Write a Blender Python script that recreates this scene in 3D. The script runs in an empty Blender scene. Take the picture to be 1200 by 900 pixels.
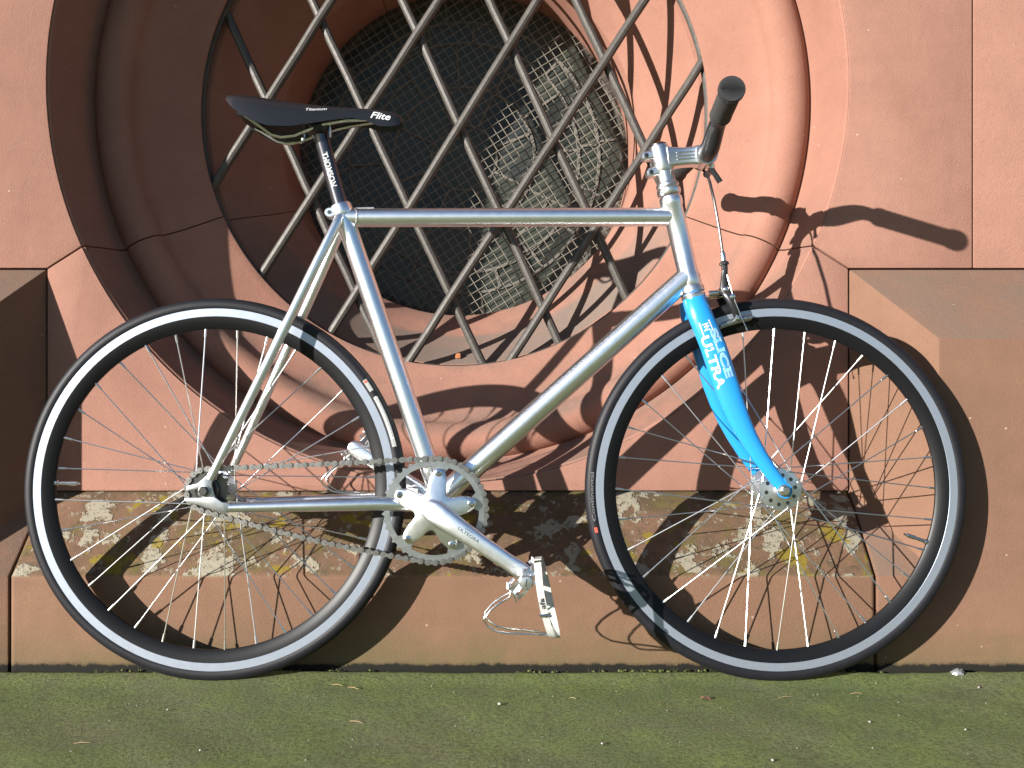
import bpy, bmesh, math, random
from mathutils import Vector, Matrix
random.seed(7)
sc = bpy.context.scene
col = sc.collection
PI = math.pi
R = math.radians

# ------------------------------------------------------------------ camera
cam_d = bpy.data.cameras.new('camera'); cam = bpy.data.objects.new('camera', cam_d); col.objects.link(cam)
cam.location = (0.0, -1.995, 0.519); cam.rotation_euler = (R(90), 0, 0)
cam_d.sensor_width = 36; cam_d.lens = 36; cam_d.clip_start = 0.02; cam_d.clip_end = 3000
sc.camera = cam

# ------------------------------------------------------------------ sky and sun
SUN = Vector((-1.22, -1.0, 0.39)).normalized()            # towards the sun
elev = math.asin(SUN.z); rot = math.atan2(SUN.x, SUN.y) % (2 * PI)
world = bpy.data.worlds.new('World'); sc.world = world; world.use_nodes = True
nt = world.node_tree; nt.nodes.clear()
sky = nt.nodes.new('ShaderNodeTexSky'); sky.sky_type = 'NISHITA'; sky.sun_disc = False
sky.sun_elevation = elev; sky.sun_rotation = rot; sky.dust_density = 0.3; sky.ozone_density = 3.0
bg = nt.nodes.new('ShaderNodeBackground'); bg.inputs[1].default_value = 0.065
wo = nt.nodes.new('ShaderNodeOutputWorld')
nt.links.new(sky.outputs[0], bg.inputs[0]); nt.links.new(bg.outputs[0], wo.inputs[0])
sl = bpy.data.lights.new('sun', 'SUN'); sl.energy = 5.0; sl.angle = R(0.5); sl.color = (1.0, 0.955, 0.895)
so = bpy.data.objects.new('sun', sl); col.objects.link(so)
so.rotation_euler = SUN.to_track_quat('Z', 'Y').to_euler(); so.location = SUN * 10
sc.view_settings.view_transform = 'Standard'; sc.view_settings.look = 'None'
sc.view_settings.gamma = 1; sc.view_settings.use_curve_mapping = False
sc.view_settings.exposure = 1.15

# ------------------------------------------------------------------ materials
class NT:
    def __init__(self, name):
        self.m = bpy.data.materials.new(name); self.m.use_nodes = True
        self.t = self.m.node_tree; self.b = self.t.nodes['Principled BSDF']
    def n(self, kind, **kw):
        x = self.t.nodes.new(kind)
        for k, v in kw.items():
            if hasattr(x, k): setattr(x, k, v)
            else: x.inputs[k].default_value = v
        return x
    def l(self, a, b): self.t.links.new(a, b)
    def pos(self): return self.n('ShaderNodeNewGeometry').outputs['Position']
    def noise(self, vec, scale, detail=4, rough=0.55, dist=0.0):
        x = self.n('ShaderNodeTexNoise'); x.inputs['Scale'].default_value = scale
        x.inputs['Detail'].default_value = detail; x.inputs['Roughness'].default_value = rough
        x.inputs['Distortion'].default_value = dist
        self.l(vec, x.inputs['Vector']); return x.outputs[0]
    def ramp(self, fac, stops):
        x = self.n('ShaderNodeValToRGB'); e = x.color_ramp.elements
        while len(e) < len(stops): e.new(0.5)
        for el, (p, c) in zip(e, stops):
            el.position = p; el.color = (c, c, c, 1) if isinstance(c, (int, float)) else (*c, 1)
        self.l(fac, x.inputs[0]); return x.outputs[0]
    def mix(self, fac, a, b, mode='MIX'):
        x = self.n('ShaderNodeMix'); x.data_type = 'RGBA'; x.blend_type = mode
        for s, v in ((x.inputs[0], fac), (x.inputs[6], a), (x.inputs[7], b)):
            if isinstance(v, (int, float)): s.default_value = v if s == x.inputs[0] else (v, v, v, 1)
            elif isinstance(v, tuple): s.default_value = (*v, 1)
            else: self.l(v, s)
        return x.outputs[2]
    def math(self, op, a, b=0.0):
        x = self.n('ShaderNodeMath'); x.operation = op
        for s, v in ((x.inputs[0], a), (x.inputs[1], b)):
            if isinstance(v, (int, float)): s.default_value = v
            else: self.l(v, s)
        return x.outputs[0]
    def bump(self, h, strength, dist=0.001, prev=None):
        x = self.n('ShaderNodeBump'); x.inputs['Strength'].default_value = strength
        x.inputs['Distance'].default_value = dist; self.l(h, x.inputs['Height'])
        if prev is not None: self.l(prev, x.inputs['Normal'])
        return x.outputs[0]

def simple(name, colr, rough=0.5, metal=0.0, coat=0.0, var=0.0, bump=0.0, bscale=400, rvar=0.0, spec=0.5):
    k = NT(name); b = k.b
    b.inputs['Base Color'].default_value = (*colr, 1); b.inputs['Roughness'].default_value = rough
    b.inputs['Metallic'].default_value = metal; b.inputs['Coat Weight'].default_value = coat
    b.inputs['Specular IOR Level'].default_value = spec
    p = k.pos()
    if var:
        f = k.noise(p, 60, 5)
        k.l(k.mix(f, tuple(c * (1 - var) for c in colr), tuple(min(1, c * (1 + var)) for c in colr)), b.inputs['Base Color'])
    if rvar:
        f = k.noise(p, 90, 5)
        x = k.n('ShaderNodeMapRange'); x.inputs[3].default_value = rough - rvar; x.inputs[4].default_value = rough + rvar
        k.l(f, x.inputs[0]); k.l(x.outputs[0], b.inputs['Roughness'])
    if bump:
        k.l(k.bump(k.noise(p, bscale, 3), bump), b.inputs['Normal'])
    return k.m

def stone(name, c_lo, c_hi, grime=0.0, lichen=0.0, foot=0.0, ledge=False):
    k = NT(name); b = k.b; p = k.pos()
    big = k.noise(p, 3.0, 5, 0.6); mid = k.noise(p, 14, 6, 0.65); fine = k.noise(p, 420, 3, 0.7)
    c = k.mix(k.ramp(big, [(0.3, 0.0), (0.7, 1.0)]), c_lo, c_hi)
    c = k.mix(k.ramp(mid, [(0.42, 0.0), (0.75, 0.35)]), c, tuple(x * 0.72 for x in c_lo))
    oi = k.n('ShaderNodeObjectInfo')
    c = k.mix(k.math('MULTIPLY', oi.outputs['Random'], 0.22), c, tuple(x * 0.7 for x in c_lo))
    # horizontal bedding of the sandstone
    mp = k.n('ShaderNodeMapping'); mp.inputs['Scale'].default_value = (1.2, 1.2, 16); k.l(p, mp.inputs['Vector'])
    bed = k.noise(mp.outputs[0], 3.5, 4, 0.6)
    c = k.mix(k.ramp(bed, [(0.5, 0.0), (0.8, 0.18)]), c, tuple(x * 0.75 for x in c_lo))
    c = k.mix(k.ramp(fine, [(0.35, 0.0), (0.75, 0.42)]), c, tuple(x * 0.62 for x in c_lo))
    pit = k.ramp(k.noise(p, 140, 4, 0.75), [(0.60, 0.0), (0.70, 0.5)])
    c = k.mix(pit, c, tuple(x * 0.62 for x in c_lo))
    mp2 = k.n('ShaderNodeMapping'); mp2.inputs['Scale'].default_value = (9, 9, 1.1); k.l(p, mp2.inputs['Vector'])
    strk = k.ramp(k.noise(mp2.outputs[0], 1.6, 5, 0.65), [(0.54, 0.0), (0.78, 0.30)])
    c = k.mix(strk, c, tuple(x * 0.66 for x in c_lo))
    # pale mineral specks and small chips
    sp = k.n('ShaderNodeTexVoronoi'); sp.inputs['Scale'].default_value = 46; k.l(p, sp.inputs['Vector'])
    rnd = k.n('ShaderNodeSeparateColor'); k.l(sp.outputs['Color'], rnd.inputs[0])
    speck = k.math('MULTIPLY', k.math('LESS_THAN', sp.outputs['Distance'], 0.085), k.math('GREATER_THAN', rnd.outputs[0], 0.91))
    c = k.mix(k.math('MULTIPLY', speck, 0.75), c, (0.45, 0.34, 0.28))
    geo = k.n('ShaderNodeNewGeometry'); sx = k.n('ShaderNodeSeparateXYZ'); k.l(geo.outputs['Normal'], sx.inputs[0])
    ps = k.n('ShaderNodeSeparateXYZ'); k.l(p, ps.inputs[0])
    up = k.ramp(sx.outputs['Z'], [(0.22, 0.0), (0.60, 1.0)])
    if grime:
        g = k.ramp(k.noise(p, 7, 6, 0.7), [(0.38, 0.25), (0.6, 1.0)])
        c = k.mix(k.math('MULTIPLY', k.math('MULTIPLY', g, up), grime), c, (0.13, 0.105, 0.085))
        if ledge:                              # soot and dust lying on the sill behind the grille
            yb = k.math('MULTIPLY', k.ramp(ps.outputs['Y'], [(0.260, 0.0), (0.284, 1.0)]), k.ramp(ps.outputs['Y'], [(0.376, 1.0), (0.391, 0.0)]))
            gl = k.ramp(k.noise(p, 16, 6, 0.7), [(0.25, 0.55), (0.6, 1.0)])
            c = k.mix(k.math('MULTIPLY', k.math('MULTIPLY', yb, gl), k.math('MULTIPLY', up, 0.9)), c, (0.155, 0.125, 0.105))
    h = k.math('ADD', k.math('MULTIPLY', mid, 0.5), k.math('MULTIPLY', fine, 0.35))
    if lichen:
        dirt = k.ramp(k.noise(p, 9, 6, 0.7), [(0.35, 0.0), (0.62, 0.85)])
        c = k.mix(k.math('MULTIPLY', dirt, up), c, (0.075, 0.056, 0.030))
        gr = k.ramp(k.noise(p, 17, 6, 0.65, 0.0), [(0.50, 0.0), (0.60, 0.75)])
        c = k.mix(k.math('MULTIPLY', gr, up), c, (0.11, 0.088, 0.028))
        off = k.n('ShaderNodeMapping'); off.inputs['Location'].default_value = (3.1, 1.7, 0.2); k.l(p, off.inputs['Vector'])
        wl = k.ramp(k.noise(off.outputs[0], 15, 5, 0.6, 0.0), [(0.545, 0.0), (0.570, 1.0)])
        wl = k.math('MULTIPLY', wl, k.ramp(k.noise(p, 120, 4, 0.7), [(0.34, 0.0), (0.42, 1.0)]))
        c = k.mix(k.math('MULTIPLY', k.math('MULTIPLY', wl, up), 0.9), c, (0.29, 0.265, 0.20))
        off2 = k.n('ShaderNodeMapping'); off2.inputs['Location'].default_value = (7.7, 0.4, 5.3); k.l(p, off2.inputs['Vector'])
        yl = k.ramp(k.noise(off2.outputs[0], 15, 4, 0.55, 0.0), [(0.60, 0.0), (0.64, 1.0)])
        c = k.mix(k.math('MULTIPLY', k.math('MULTIPLY', yl, up), 0.85), c, (0.20, 0.150, 0.015))
        sm = k.ramp(k.noise(off2.outputs[0], 52, 5, 0.65), [(0.60, 0.0), (0.63, 1.0)])
        c = k.mix(k.math('MULTIPLY', k.math('MULTIPLY', sm, up), 0.75), c, (0.24, 0.225, 0.17))
        dk = k.ramp(k.noise(off.outputs[0], 70, 5, 0.7), [(0.56, 0.0), (0.66, 0.7)])
        c = k.mix(k.math('MULTIPLY', dk, up), c, (0.060, 0.050, 0.032))
        h = k.math('ADD', h, k.math('MULTIPLY', k.math('MULTIPLY', wl, up), 0.7))
    if foot:
        # algae creeping up from the pavement
        zz = k.math('ADD', ps.outputs['Z'], k.math('MULTIPLY', k.math('SUBTRACT', k.noise(p, 11, 6, 0.7), 0.5), 0.16))
        f = k.ramp(zz, [(0.0, 0.75), (0.10, 0.0)])
        c = k.mix(k.math('MULTIPLY', f, foot), c, (0.085, 0.085, 0.034))
        zd = k.math('ADD', ps.outputs['Z'], k.math('MULTIPLY', k.math('SUBTRACT', k.noise(p, 34, 6, 0.75), 0.5), 0.022))
        c = k.mix(k.ramp(zd, [(0.0125, 1.0), (0.0165, 0.0)]), c, (0.012, 0.011, 0.008))   # black soil clinging to the foot
    k.l(c, b.inputs['Base Color']); b.inputs['Roughness'].default_value = 0.9
    b.inputs['Specular IOR Level'].default_value = 0.25
    k.l(k.bump(h, 0.8, 0.004), b.inputs['Normal'])
    return k.m

MAT = {}
MAT['wall'] = stone('red_sandstone', (0.290, 0.146, 0.107), (0.350, 0.180, 0.134), grime=0.3)
MAT['ring'] = stone('red_sandstone_moulding', (0.305, 0.148, 0.106), (0.37, 0.184, 0.134), grime=0.6, ledge=True)
MAT['plinth'] = stone('brown_sandstone', (0.185, 0.101, 0.066), (0.235, 0.128, 0.083), grime=0.5, foot=0.8)
MAT['sill'] = stone('lichened_sandstone', (0.180, 0.101, 0.064), (0.225, 0.124, 0.078), lichen=1.0, foot=0.8)
MAT['alu'] = simple('polished_aluminium', (0.93, 0.95, 0.98), 0.31, 1.0, rvar=0.05)
MAT['alu_satin'] = simple('satin_aluminium', (0.76, 0.77, 0.79), 0.32, 1.0, rvar=0.05)
MAT['alu_dull'] = simple('dull_aluminium', (0.42, 0.43, 0.43), 0.36, 1.0, rvar=0.08)
MAT['track'] = simple('machined_brake_track', (0.36, 0.40, 0.47), 0.42, 0.7, rvar=0.05)
MAT['steel'] = simple('bright_steel', (0.75, 0.74, 0.72), 0.18, 1.0)
MAT['spoke'] = simple('spoke_steel', (0.80, 0.79, 0.78), 0.30, 1.0)
MAT['chain'] = simple('chain_steel', (0.33, 0.315, 0.30), 0.36, 1.0, var=0.25, rvar=0.08)
MAT['chain_inner'] = simple('chain_inner_steel', (0.16, 0.15, 0.14), 0.40, 1.0, var=0.25)
MAT['darksteel'] = simple('dark_steel', (0.12, 0.115, 0.11), 0.35, 1.0)
MAT['rimblack'] = simple('black_anodised_rim', (0.005, 0.005, 0.006), 0.42, 0.0, bump=0.05, spec=0.25)
MAT['rubber'] = simple('tyre_rubber', (0.010, 0.010, 0.013), 0.52, 0.0, var=0.35, bump=0.25, bscale=600, spec=0.28)
MAT['griprubber'] = simple('grip_rubber', (0.022, 0.021, 0.021), 0.6, 0.0, var=0.3, bump=0.4, bscale=500)
MAT['blackpaint'] = simple('black_anodised', (0.018, 0.018, 0.02), 0.33, 0.0, rvar=0.05)
MAT['postmetal'] = simple('dark_polished_post', (0.10, 0.10, 0.115), 0.26, 0.85)
MAT['leather'] = simple('black_leather', (0.012, 0.013, 0.016), 0.36, 0.0, bump=0.18, bscale=900)
MAT['blue'] = simple('blue_enamel', (0.016, 0.25, 0.62), 0.27, 0.0, coat=0.6, var=0.04)
MAT['white'] = simple('white_print', (0.6, 0.6, 0.6), 0.5)
MAT['palebluep'] = simple('pale_blue_print', (0.22, 0.50, 0.85), 0.4)
MAT['greyprint'] = simple('grey_print', (0.34, 0.34, 0.33), 0.5)
MAT['dimprint'] = simple('dim_print', (0.12, 0.12, 0.12), 0.5)
MAT['redprint'] = simple('red_print', (0.6, 0.08, 0.05), 0.5)
MAT['darkprint'] = simple('dark_print', (0.03, 0.03, 0.03), 0.5)
MAT['strap'] = simple('white_leather_strap', (0.40, 0.40, 0.37), 0.6, var=0.12, bump=0.2)
MAT['iron'] = simple('wrought_iron', (0.070, 0.062, 0.054), 0.52, 0.2, var=0.45, bump=0.55, bscale=220, rvar=0.08)
MAT['wire'] = simple('galvanised_wire', (0.21, 0.19, 0.155), 0.65, 0.2, var=0.25)
MAT['lead'] = simple('lead_came', (0.13, 0.122, 0.105), 0.7, 0.2, var=0.4, bump=0.4)
MAT['needle'] = simple('dry_needle', (0.36, 0.25, 0.12), 0.8, var=0.3)
MAT['pebble'] = simple('pebble', (0.33, 0.30, 0.27), 0.85, var=0.4, bump=0.4)
MAT['leaf'] = simple('dry_leaf', (0.40, 0.17, 0.12), 0.8, var=0.3)
MAT['foil'] = simple('crumpled_film', (0.45, 0.47, 0.50), 0.12)
MAT['foil'].node_tree.nodes['Principled BSDF'].inputs['Transmission Weight'].default_value = 0.6
MAT['soil'] = simple('damp_soil_and_light_block', (0.02, 0.016, 0.011), 0.95, var=0.4, bump=0.6, bscale=120)
MAT['rust'] = simple('rusty_iron', (0.36, 0.13, 0.05), 0.9, var=0.4, bump=0.4)

def glass_mat():
    k = NT('leaded_glass'); b = k.b; p = k.pos()
    oi = k.n('ShaderNodeObjectInfo')
    c = k.ramp(oi.outputs['Random'], [(0.0, (0.012, 0.014, 0.012)), (0.35, (0.03, 0.035, 0.026)), (0.6, (0.040, 0.043, 0.032)),
                                      (1.0, (0.02, 0.024, 0.024))])
    dust = k.ramp(k.noise(p, 26, 6, 0.7), [(0.45, 0.0), (0.75, 0.6)])
    c = k.mix(dust, c, (0.050, 0.050, 0.038))
    k.l(c, b.inputs['Base Color']); b.inputs['Roughness'].default_value = 0.38
    k.l(k.bump(k.noise(p, 35, 3), 0.35, 0.003), b.inputs['Normal'])
    return k.m
MAT['glass'] = glass_mat()

def ground_mat():
    k = NT('mossy_pavement'); b = k.b; p = k.pos()
    big = k.noise(p, 2.2, 6, 0.65); mid = k.noise(p, 11, 7, 0.7); fine = k.noise(p, 160, 5, 0.75); grit = k.noise(p, 520, 3, 0.7)
    c = k.mix(k.ramp(big, [(0.32, 0.0), (0.68, 1.0)]), (0.165, 0.160, 0.090), (0.138, 0.190, 0.062))
    c = k.mix(k.ramp(mid, [(0.40, 0.0), (0.68, 0.85)]), c, (0.190, 0.240, 0.066))
    c = k.mix(k.ramp(k.noise(p, 5.5, 6, 0.7, 0.4), [(0.54, 0.0), (0.72, 0.75)]), c, (0.185, 0.165, 0.112))
    c = k.mix(k.ramp(fine, [(0.36, 0.8), (0.58, 0.0)]), c, (0.062, 0.068, 0.028))
    c = k.mix(k.ramp(grit, [(0.56, 0.0), (0.74, 0.7)]), c, (0.27, 0.29, 0.15))
    k.l(c, b.inputs['Base Color']); b.inputs['Roughness'].default_value = 0.95
    b.inputs['Specular IOR Level'].default_value = 0.2
    h = k.math('ADD', k.math('MULTIPLY', mid, 0.7), k.math('ADD', k.math('MULTIPLY', fine, 0.5), k.math('MULTIPLY', grit, 0.25)))
    k.l(k.bump(h, 0.8, 0.008), b.inputs['Normal'])
    return k.m
MAT['ground'] = ground_mat()

def moss_mat():
    k = NT('moss'); b = k.b
    c = k.mix(k.noise(k.pos(), 90, 4), (0.045, 0.055, 0.015), (0.14, 0.16, 0.04))
    k.l(c, b.inputs['Base Color']); b.inputs['Roughness'].default_value = 0.95
    return k.m
MAT['moss'] = moss_mat()

# ------------------------------------------------------------------ mesh helpers
class MB:
    def __init__(self): self.v = []; self.f = []
    def add(self, vs, fs):
        o = len(self.v); self.v += [tuple(x) for x in vs]; self.f += [tuple(i + o for i in f) for f in fs]; return self
    def loft(self, secs, closed=True, caps=True):
        n = len(secs[0]); vs = [p for s in secs for p in s]; fs = []
        m = n if closed else n - 1
        for i in range(len(secs) - 1):
            for j in range(m):
                a, b_ = i * n + j, i * n + (j + 1) % n
                fs.append((a, b_, b_ + n, a + n))
        if caps: fs.append(tuple(range(n - 1, -1, -1))); fs.append(tuple((len(secs) - 1) * n + j for j in range(n)))
        return self.add(vs, fs)
    def tube(self, pts, rad, n=12, caps=True, flat=None):
        pts = [Vector(p) for p in pts]; rads = rad if isinstance(rad, (list, tuple)) else [rad] * len(pts)
        t0 = (pts[1] - pts[0]).normalized()
        ref = Vector((0, 0, 1)) if abs(t0.z) < 0.9 else Vector((1, 0, 0))
        nrm = t0.cross(ref).normalized(); secs = []
        for i, p in enumerate(pts):
            if i == 0: t = t0
            elif i == len(pts) - 1: t = (pts[i] - pts[i - 1]).normalized()
            else: t = ((pts[i + 1] - p).normalized() + (p - pts[i - 1]).normalized()).normalized()
            nrm = (nrm - t * nrm.dot(t)).normalized(); bn = t.cross(nrm)
            secs.append([p + (nrm * math.cos(2 * PI * j / n) + bn * math.sin(2 * PI * j / n)) * rads[i] for j in range(n)])
        return self.loft(secs, True, caps)
    def lathe(self, prof, n=32, c=(0, 0, 0), axis='Y', a0=0.0):   # prof: (r, h) along the axis, closed loop if first == last
        secs = []
        for j in range(n):
            a = a0 + 2 * PI * j / n; ca, sa = math.cos(a), math.sin(a)
            if axis == 'Y': secs.append([(c[0] + r * ca, c[1] + h, c[2] + r * sa) for r, h in prof])
            else: secs.append([(c[0] + r * ca, c[1] + r * sa, c[2] + h) for r, h in prof])
        m = len(prof); vs = [p for s in secs for p in s]; fs = []
        for i in range(n):
            for j in range(m - 1):
                a = i * m + j; b_ = ((i + 1) % n) * m + j
                fs.append((a, a + 1, b_ + 1, b_))
        return self.add(vs, fs)
    def cyl(self, p0, p1, r0, r1=None, n=16, caps=True): return self.tube([p0, p1], [r0, r0 if r1 is None else r1], n, caps)
    def box(self, c, s, rotm=None):
        vs = []
        for dx in (-1, 1):
            for dy in (-1, 1):
                for dz in (-1, 1):
                    q = Vector((dx * s[0] / 2, dy * s[1] / 2, dz * s[2] / 2))
                    if rotm is not None: q = rotm @ q
                    vs.append(Vector(c) + q)
        return self.add(vs, [(0, 1, 3, 2), (4, 6, 7, 5), (0, 4, 5, 1), (2, 3, 7, 6), (0, 2, 6, 4), (1, 5, 7, 3)])
    def prism(self, poly, y0, y1):            # poly of (x, z), extruded along y
        n = len(poly); vs = [(x, y0, z) for x, z in poly] + [(x, y1, z) for x, z in poly]
        fs = [tuple(range(n)), tuple(range(2 * n - 1, n - 1, -1))] + [(j, j + n, (j + 1) % n + n, (j + 1) % n) for j in range(n)]
        return self.add(vs, fs)
    def mesh(self, name, mat, smooth=True, ang=35, bevel=0.0, bang=20, bseg=2):
        bm = bmesh.new(); vv = [bm.verts.new(p) for p in self.v]
        for f in self.f:
            try: bm.faces.new([vv[i] for i in f])
            except ValueError: pass
        bmesh.ops.remove_doubles(bm, verts=bm.verts, dist=1e-6)
        bmesh.ops.recalc_face_normals(bm, faces=bm.faces)
        if bevel:
            es = [e for e in bm.edges if len(e.link_faces) == 2 and e.calc_face_angle(0) > R(bang)]
            bmesh.ops.bevel(bm, geom=es, offset=bevel, segments=bseg, profile=0.6, affect='EDGES', clamp_overlap=True)
        me = bpy.data.meshes.new(name); bm.to_mesh(me); bm.free()
        if mat is not None: me.materials.append(MAT[mat])
        if smooth:
            me.polygons.foreach_set('use_smooth', [True] * len(me.polygons))
            me.set_sharp_from_angle(angle=R(ang))
        return me
    def obj(self, name, mat, parent=None, **kw):
        return link(name, self.mesh(name, mat, **kw), parent)

def link(name, data, parent=None, mtx=None):
    o = bpy.data.objects.new(name, data); col.objects.link(o)
    if parent is not None: o.parent = parent
    if mtx is not None: o.matrix_local = mtx
    return o
def empty(name, loc=(0, 0, 0), parent=None, rotx=0.0):
    o = link(name, None, parent); o.location = loc; o.rotation_euler = (rotx, 0, 0); o.empty_display_size = 0.1
    return o
def tag(o, label, cat=None, group=None, kind=None):
    if label: o['label'] = label
    if cat: o['category'] = cat
    if group: o['group'] = group
    if kind: o['kind'] = kind
    return o

def text_geo(body, size=1.0, shear=0.0, offset=0.0, spacing=1.0):
    cu = bpy.data.curves.new('lettering_curve', 'FONT'); cu.body = body; cu.size = size; cu.shear = shear; cu.offset = offset
    cu.space_character = spacing; cu.align_x = 'LEFT'; cu.resolution_u = 3
    o = bpy.data.objects.new('lettering_curve', cu); col.objects.link(o)
    dg = bpy.context.evaluated_depsgraph_get(); me = bpy.data.meshes.new_from_object(o.evaluated_get(dg))
    vs = [tuple(v.co) for v in me.vertices]; fs = [tuple(p.vertices) for p in me.polygons]
    bpy.data.objects.remove(o); bpy.data.curves.remove(cu); bpy.data.meshes.remove(me)
    x1 = max(v[0] for v in vs); x0 = min(v[0] for v in vs); y0 = min(v[1] for v in vs); y1 = max(v[1] for v in vs)
    return [((v[0] - x0), (v[1] - y0)) for v in vs], fs, x1 - x0, y1 - y0
def lettering(name, body, mat, parent, fn, length, height, **kw):
    """flat print laid on a surface: fn(s, t), s along the word 0..length, t across 0..height"""
    vs, fs, w, h = text_geo(body, 1.0, **kw)
    b = MB().add([fn(x / w * length, y / h * height) for x, y in vs], fs)
    me = bpy.data.meshes.new(name); me.from_pydata(b.v, [], b.f); me.materials.append(MAT[mat])
    return link(name, me, parent)

# ------------------------------------------------------------------ the setting: pavement
def grid_axis(lo, hi, step, far):
    xs = []; x = lo
    while x < hi - 1e-6: xs.append(x); x += step
    xs.append(hi)
    return xs
xs = [-400, -60, -12, -4, -2.2] + grid_axis(-1.4, 1.4, 0.02, 0) + [2.2, 4, 12, 60, 400]
ys = [-400, -60, -12, -5, -3.2, -2.6] + grid_axis(-2.2, -0.18, 0.02, 0) + [-0.170, -0.1595]
def gh(x, y):
    a = 0.0016 * math.sin(x * 9.1 + 1.3 * math.sin(y * 6)) + 0.0012 * math.sin(y * 15 + x * 4) + 0.0007 * math.sin(x * 31 + y * 27)
    a = a if abs(x) < 1.42 and y > -2.3 else 0.0
    t = max(0.0, min(1.0, (y + 0.235) / 0.07)); return a * (1 - 0.5 * t) + 0.009 * t * t * (3 - 2 * t)
gv = []; gf = []
for j, y in enumerate(ys):
    for i, x in enumerate(xs):
        z = gh(x, y) + random.uniform(-.0004, .0004) - 0.0015
        yy = y
        if j == len(ys) - 1: yy = y + random.uniform(-.004, .004); z -= 0.014
        elif j == len(ys) - 2: yy = y + random.uniform(-.003, .005); z -= 0.001 + random.random() * 0.002
        gv.append((x, yy, z))
for j in range(len(ys) - 1):
    for i in range(len(xs) - 1):
        a = j * len(xs) + i; gf.append((a, a + 1, a + 1 + len(xs), a + len(xs)))
g = MB().add(gv, gf).obj('pavement', 'ground', ang=80)
tag(g, 'mossy green stone pavement in front of the wall', kind='structure')
s_ = MB().box((0, -0.13, -0.045), (14, 0.12, 0.07)).obj('soil', 'soil', smooth=False)
tag(s_, 'dark damp soil in the crack at the wall foot', kind='structure')

# ------------------------------------------------------------------ the wall
CX, CZ, R0 = -0.125, 1.109, 0.7815          # axis of the round window, outer radius of its moulding
XL, XR, ZB, ZT = CX - R0, CX + R0, CZ - R0 - 0.018, 0.7434
PY = -0.15                                   # plinth face
FXL, FXR, FZB, FZT = XL - 0.113, XR + 0.113, 0.173, 0.601
JA = R(24.3); JU = R(62)
wall = empty('church_wall', (0, 0, 0))
tag(wall, 'red sandstone wall with a moulded round window surround and a splayed plinth', 'wall', kind='thing')
def arc(a0, a1, n, r=R0): return [(CX + r * math.cos(a0 + (a1 - a0) * i / n), CZ + r * math.sin(a0 + (a1 - a0) * i / n)) for i in range(n + 1)]
J = 0.0016                                   # half a joint
def inset(poly, d):
    """shrink a counter-clockwise outline by d"""
    n = len(poly); out = []
    for i in range(n):
        p0, p1, p2 = (Vector(poly[(i + k) % n]) for k in (-1, 0, 1))
        e1 = (p1 - p0).normalized(); e2 = (p2 - p1).normalized()
        n1 = Vector((-e1.y, e1.x)); n2 = Vector((-e2.y, e2.x)); m = (n1 + n2)
        m = m / max(0.3, m.dot(n1)) if m.length > 1e-6 else n1
        out.append(tuple(p1 + m * d))
    return out
def area(poly): return sum(poly[i][0] * poly[(i + 1) % len(poly)][1] - poly[(i + 1) % len(poly)][0] * poly[i][1] for i in range(len(poly)))
def wall_stone(poly, name='wall_stone', mat='wall', dy=0.0):
    if area(poly) < 0: poly = poly[::-1]
    return MB().prism(inset(poly, J), dy, 0.30).obj(name, mat, wall, bevel=0.0025, bang=40, ang=30)
pl, pr = (CX - R0 * math.cos(JA), CZ - R0 * math.sin(JA)), (CX + R0 * math.cos(JA), CZ - R0 * math.sin(JA))
ZU = 2 * CZ - ZT
wall_stone([(-2.3, ZT), (XL, ZT)] + arc(PI + JA, PI - JA, 28) + [(XL, ZU), (-2.3, ZU)])
wall_stone([(XR, ZT), (0.898, ZT), (0.898, ZU), (XR, ZU)] + arc(JA, -JA, 28))
wall_stone([(0.898, ZT), (2.2, ZT), (2.2, ZU), (0.898, ZU)], dy=0.001)
wall_stone([(XL, ZB), (CX - 0.05, ZB), (CX - 0.05, CZ - math.sqrt(R0 ** 2 - 0.05 ** 2))] + arc(PI * 1.5, PI + JA, 34)[2:] + [(XL, ZT)], 'spandrel_stone')
wall_stone([(CX - 0.05, ZB), (XR, ZB), (XR, ZT)] + arc(-JA, -PI / 2, 34) + [(CX - 0.05, CZ - math.sqrt(R0 ** 2 - 0.05 ** 2))], 'spandrel_stone')
wall_stone([(XL, ZU)] + arc(PI - JA, JA, 60) + [(XR, ZU), (XR, 2.1), (XL, 2.1)])
wall_stone([(-2.3, ZU), (XL, ZU), (XL, 2.1), (-2.3, 2.1)]); wall_stone([(XR, ZU), (2.2, ZU), (2.2, 2.1), (XR, 2.1)])
for k in range(3):
    z0 = 2.1 + 0.6 * k
    for q in range(4): wall_stone([(-4 + 2 * q + 0.5 * (k % 2), z0), (-2 + 2 * q + 0.5 * (k % 2), z0), (-2 + 2 * q + 0.5 * (k % 2), z0 + 0.6), (-4 + 2 * q + 0.5 * (k % 2), z0 + 0.6)])
for sx in (-1, 1):
    for z0, z1 in ((ZT, ZU), (ZU, 2.1)):
        xa, xb = (2.2, 4.2) if sx > 0 else (-4.3, -2.3)
        wall_stone([(xa, z0), (xb, z0), (xb, z1), (xa, z1)])

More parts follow.
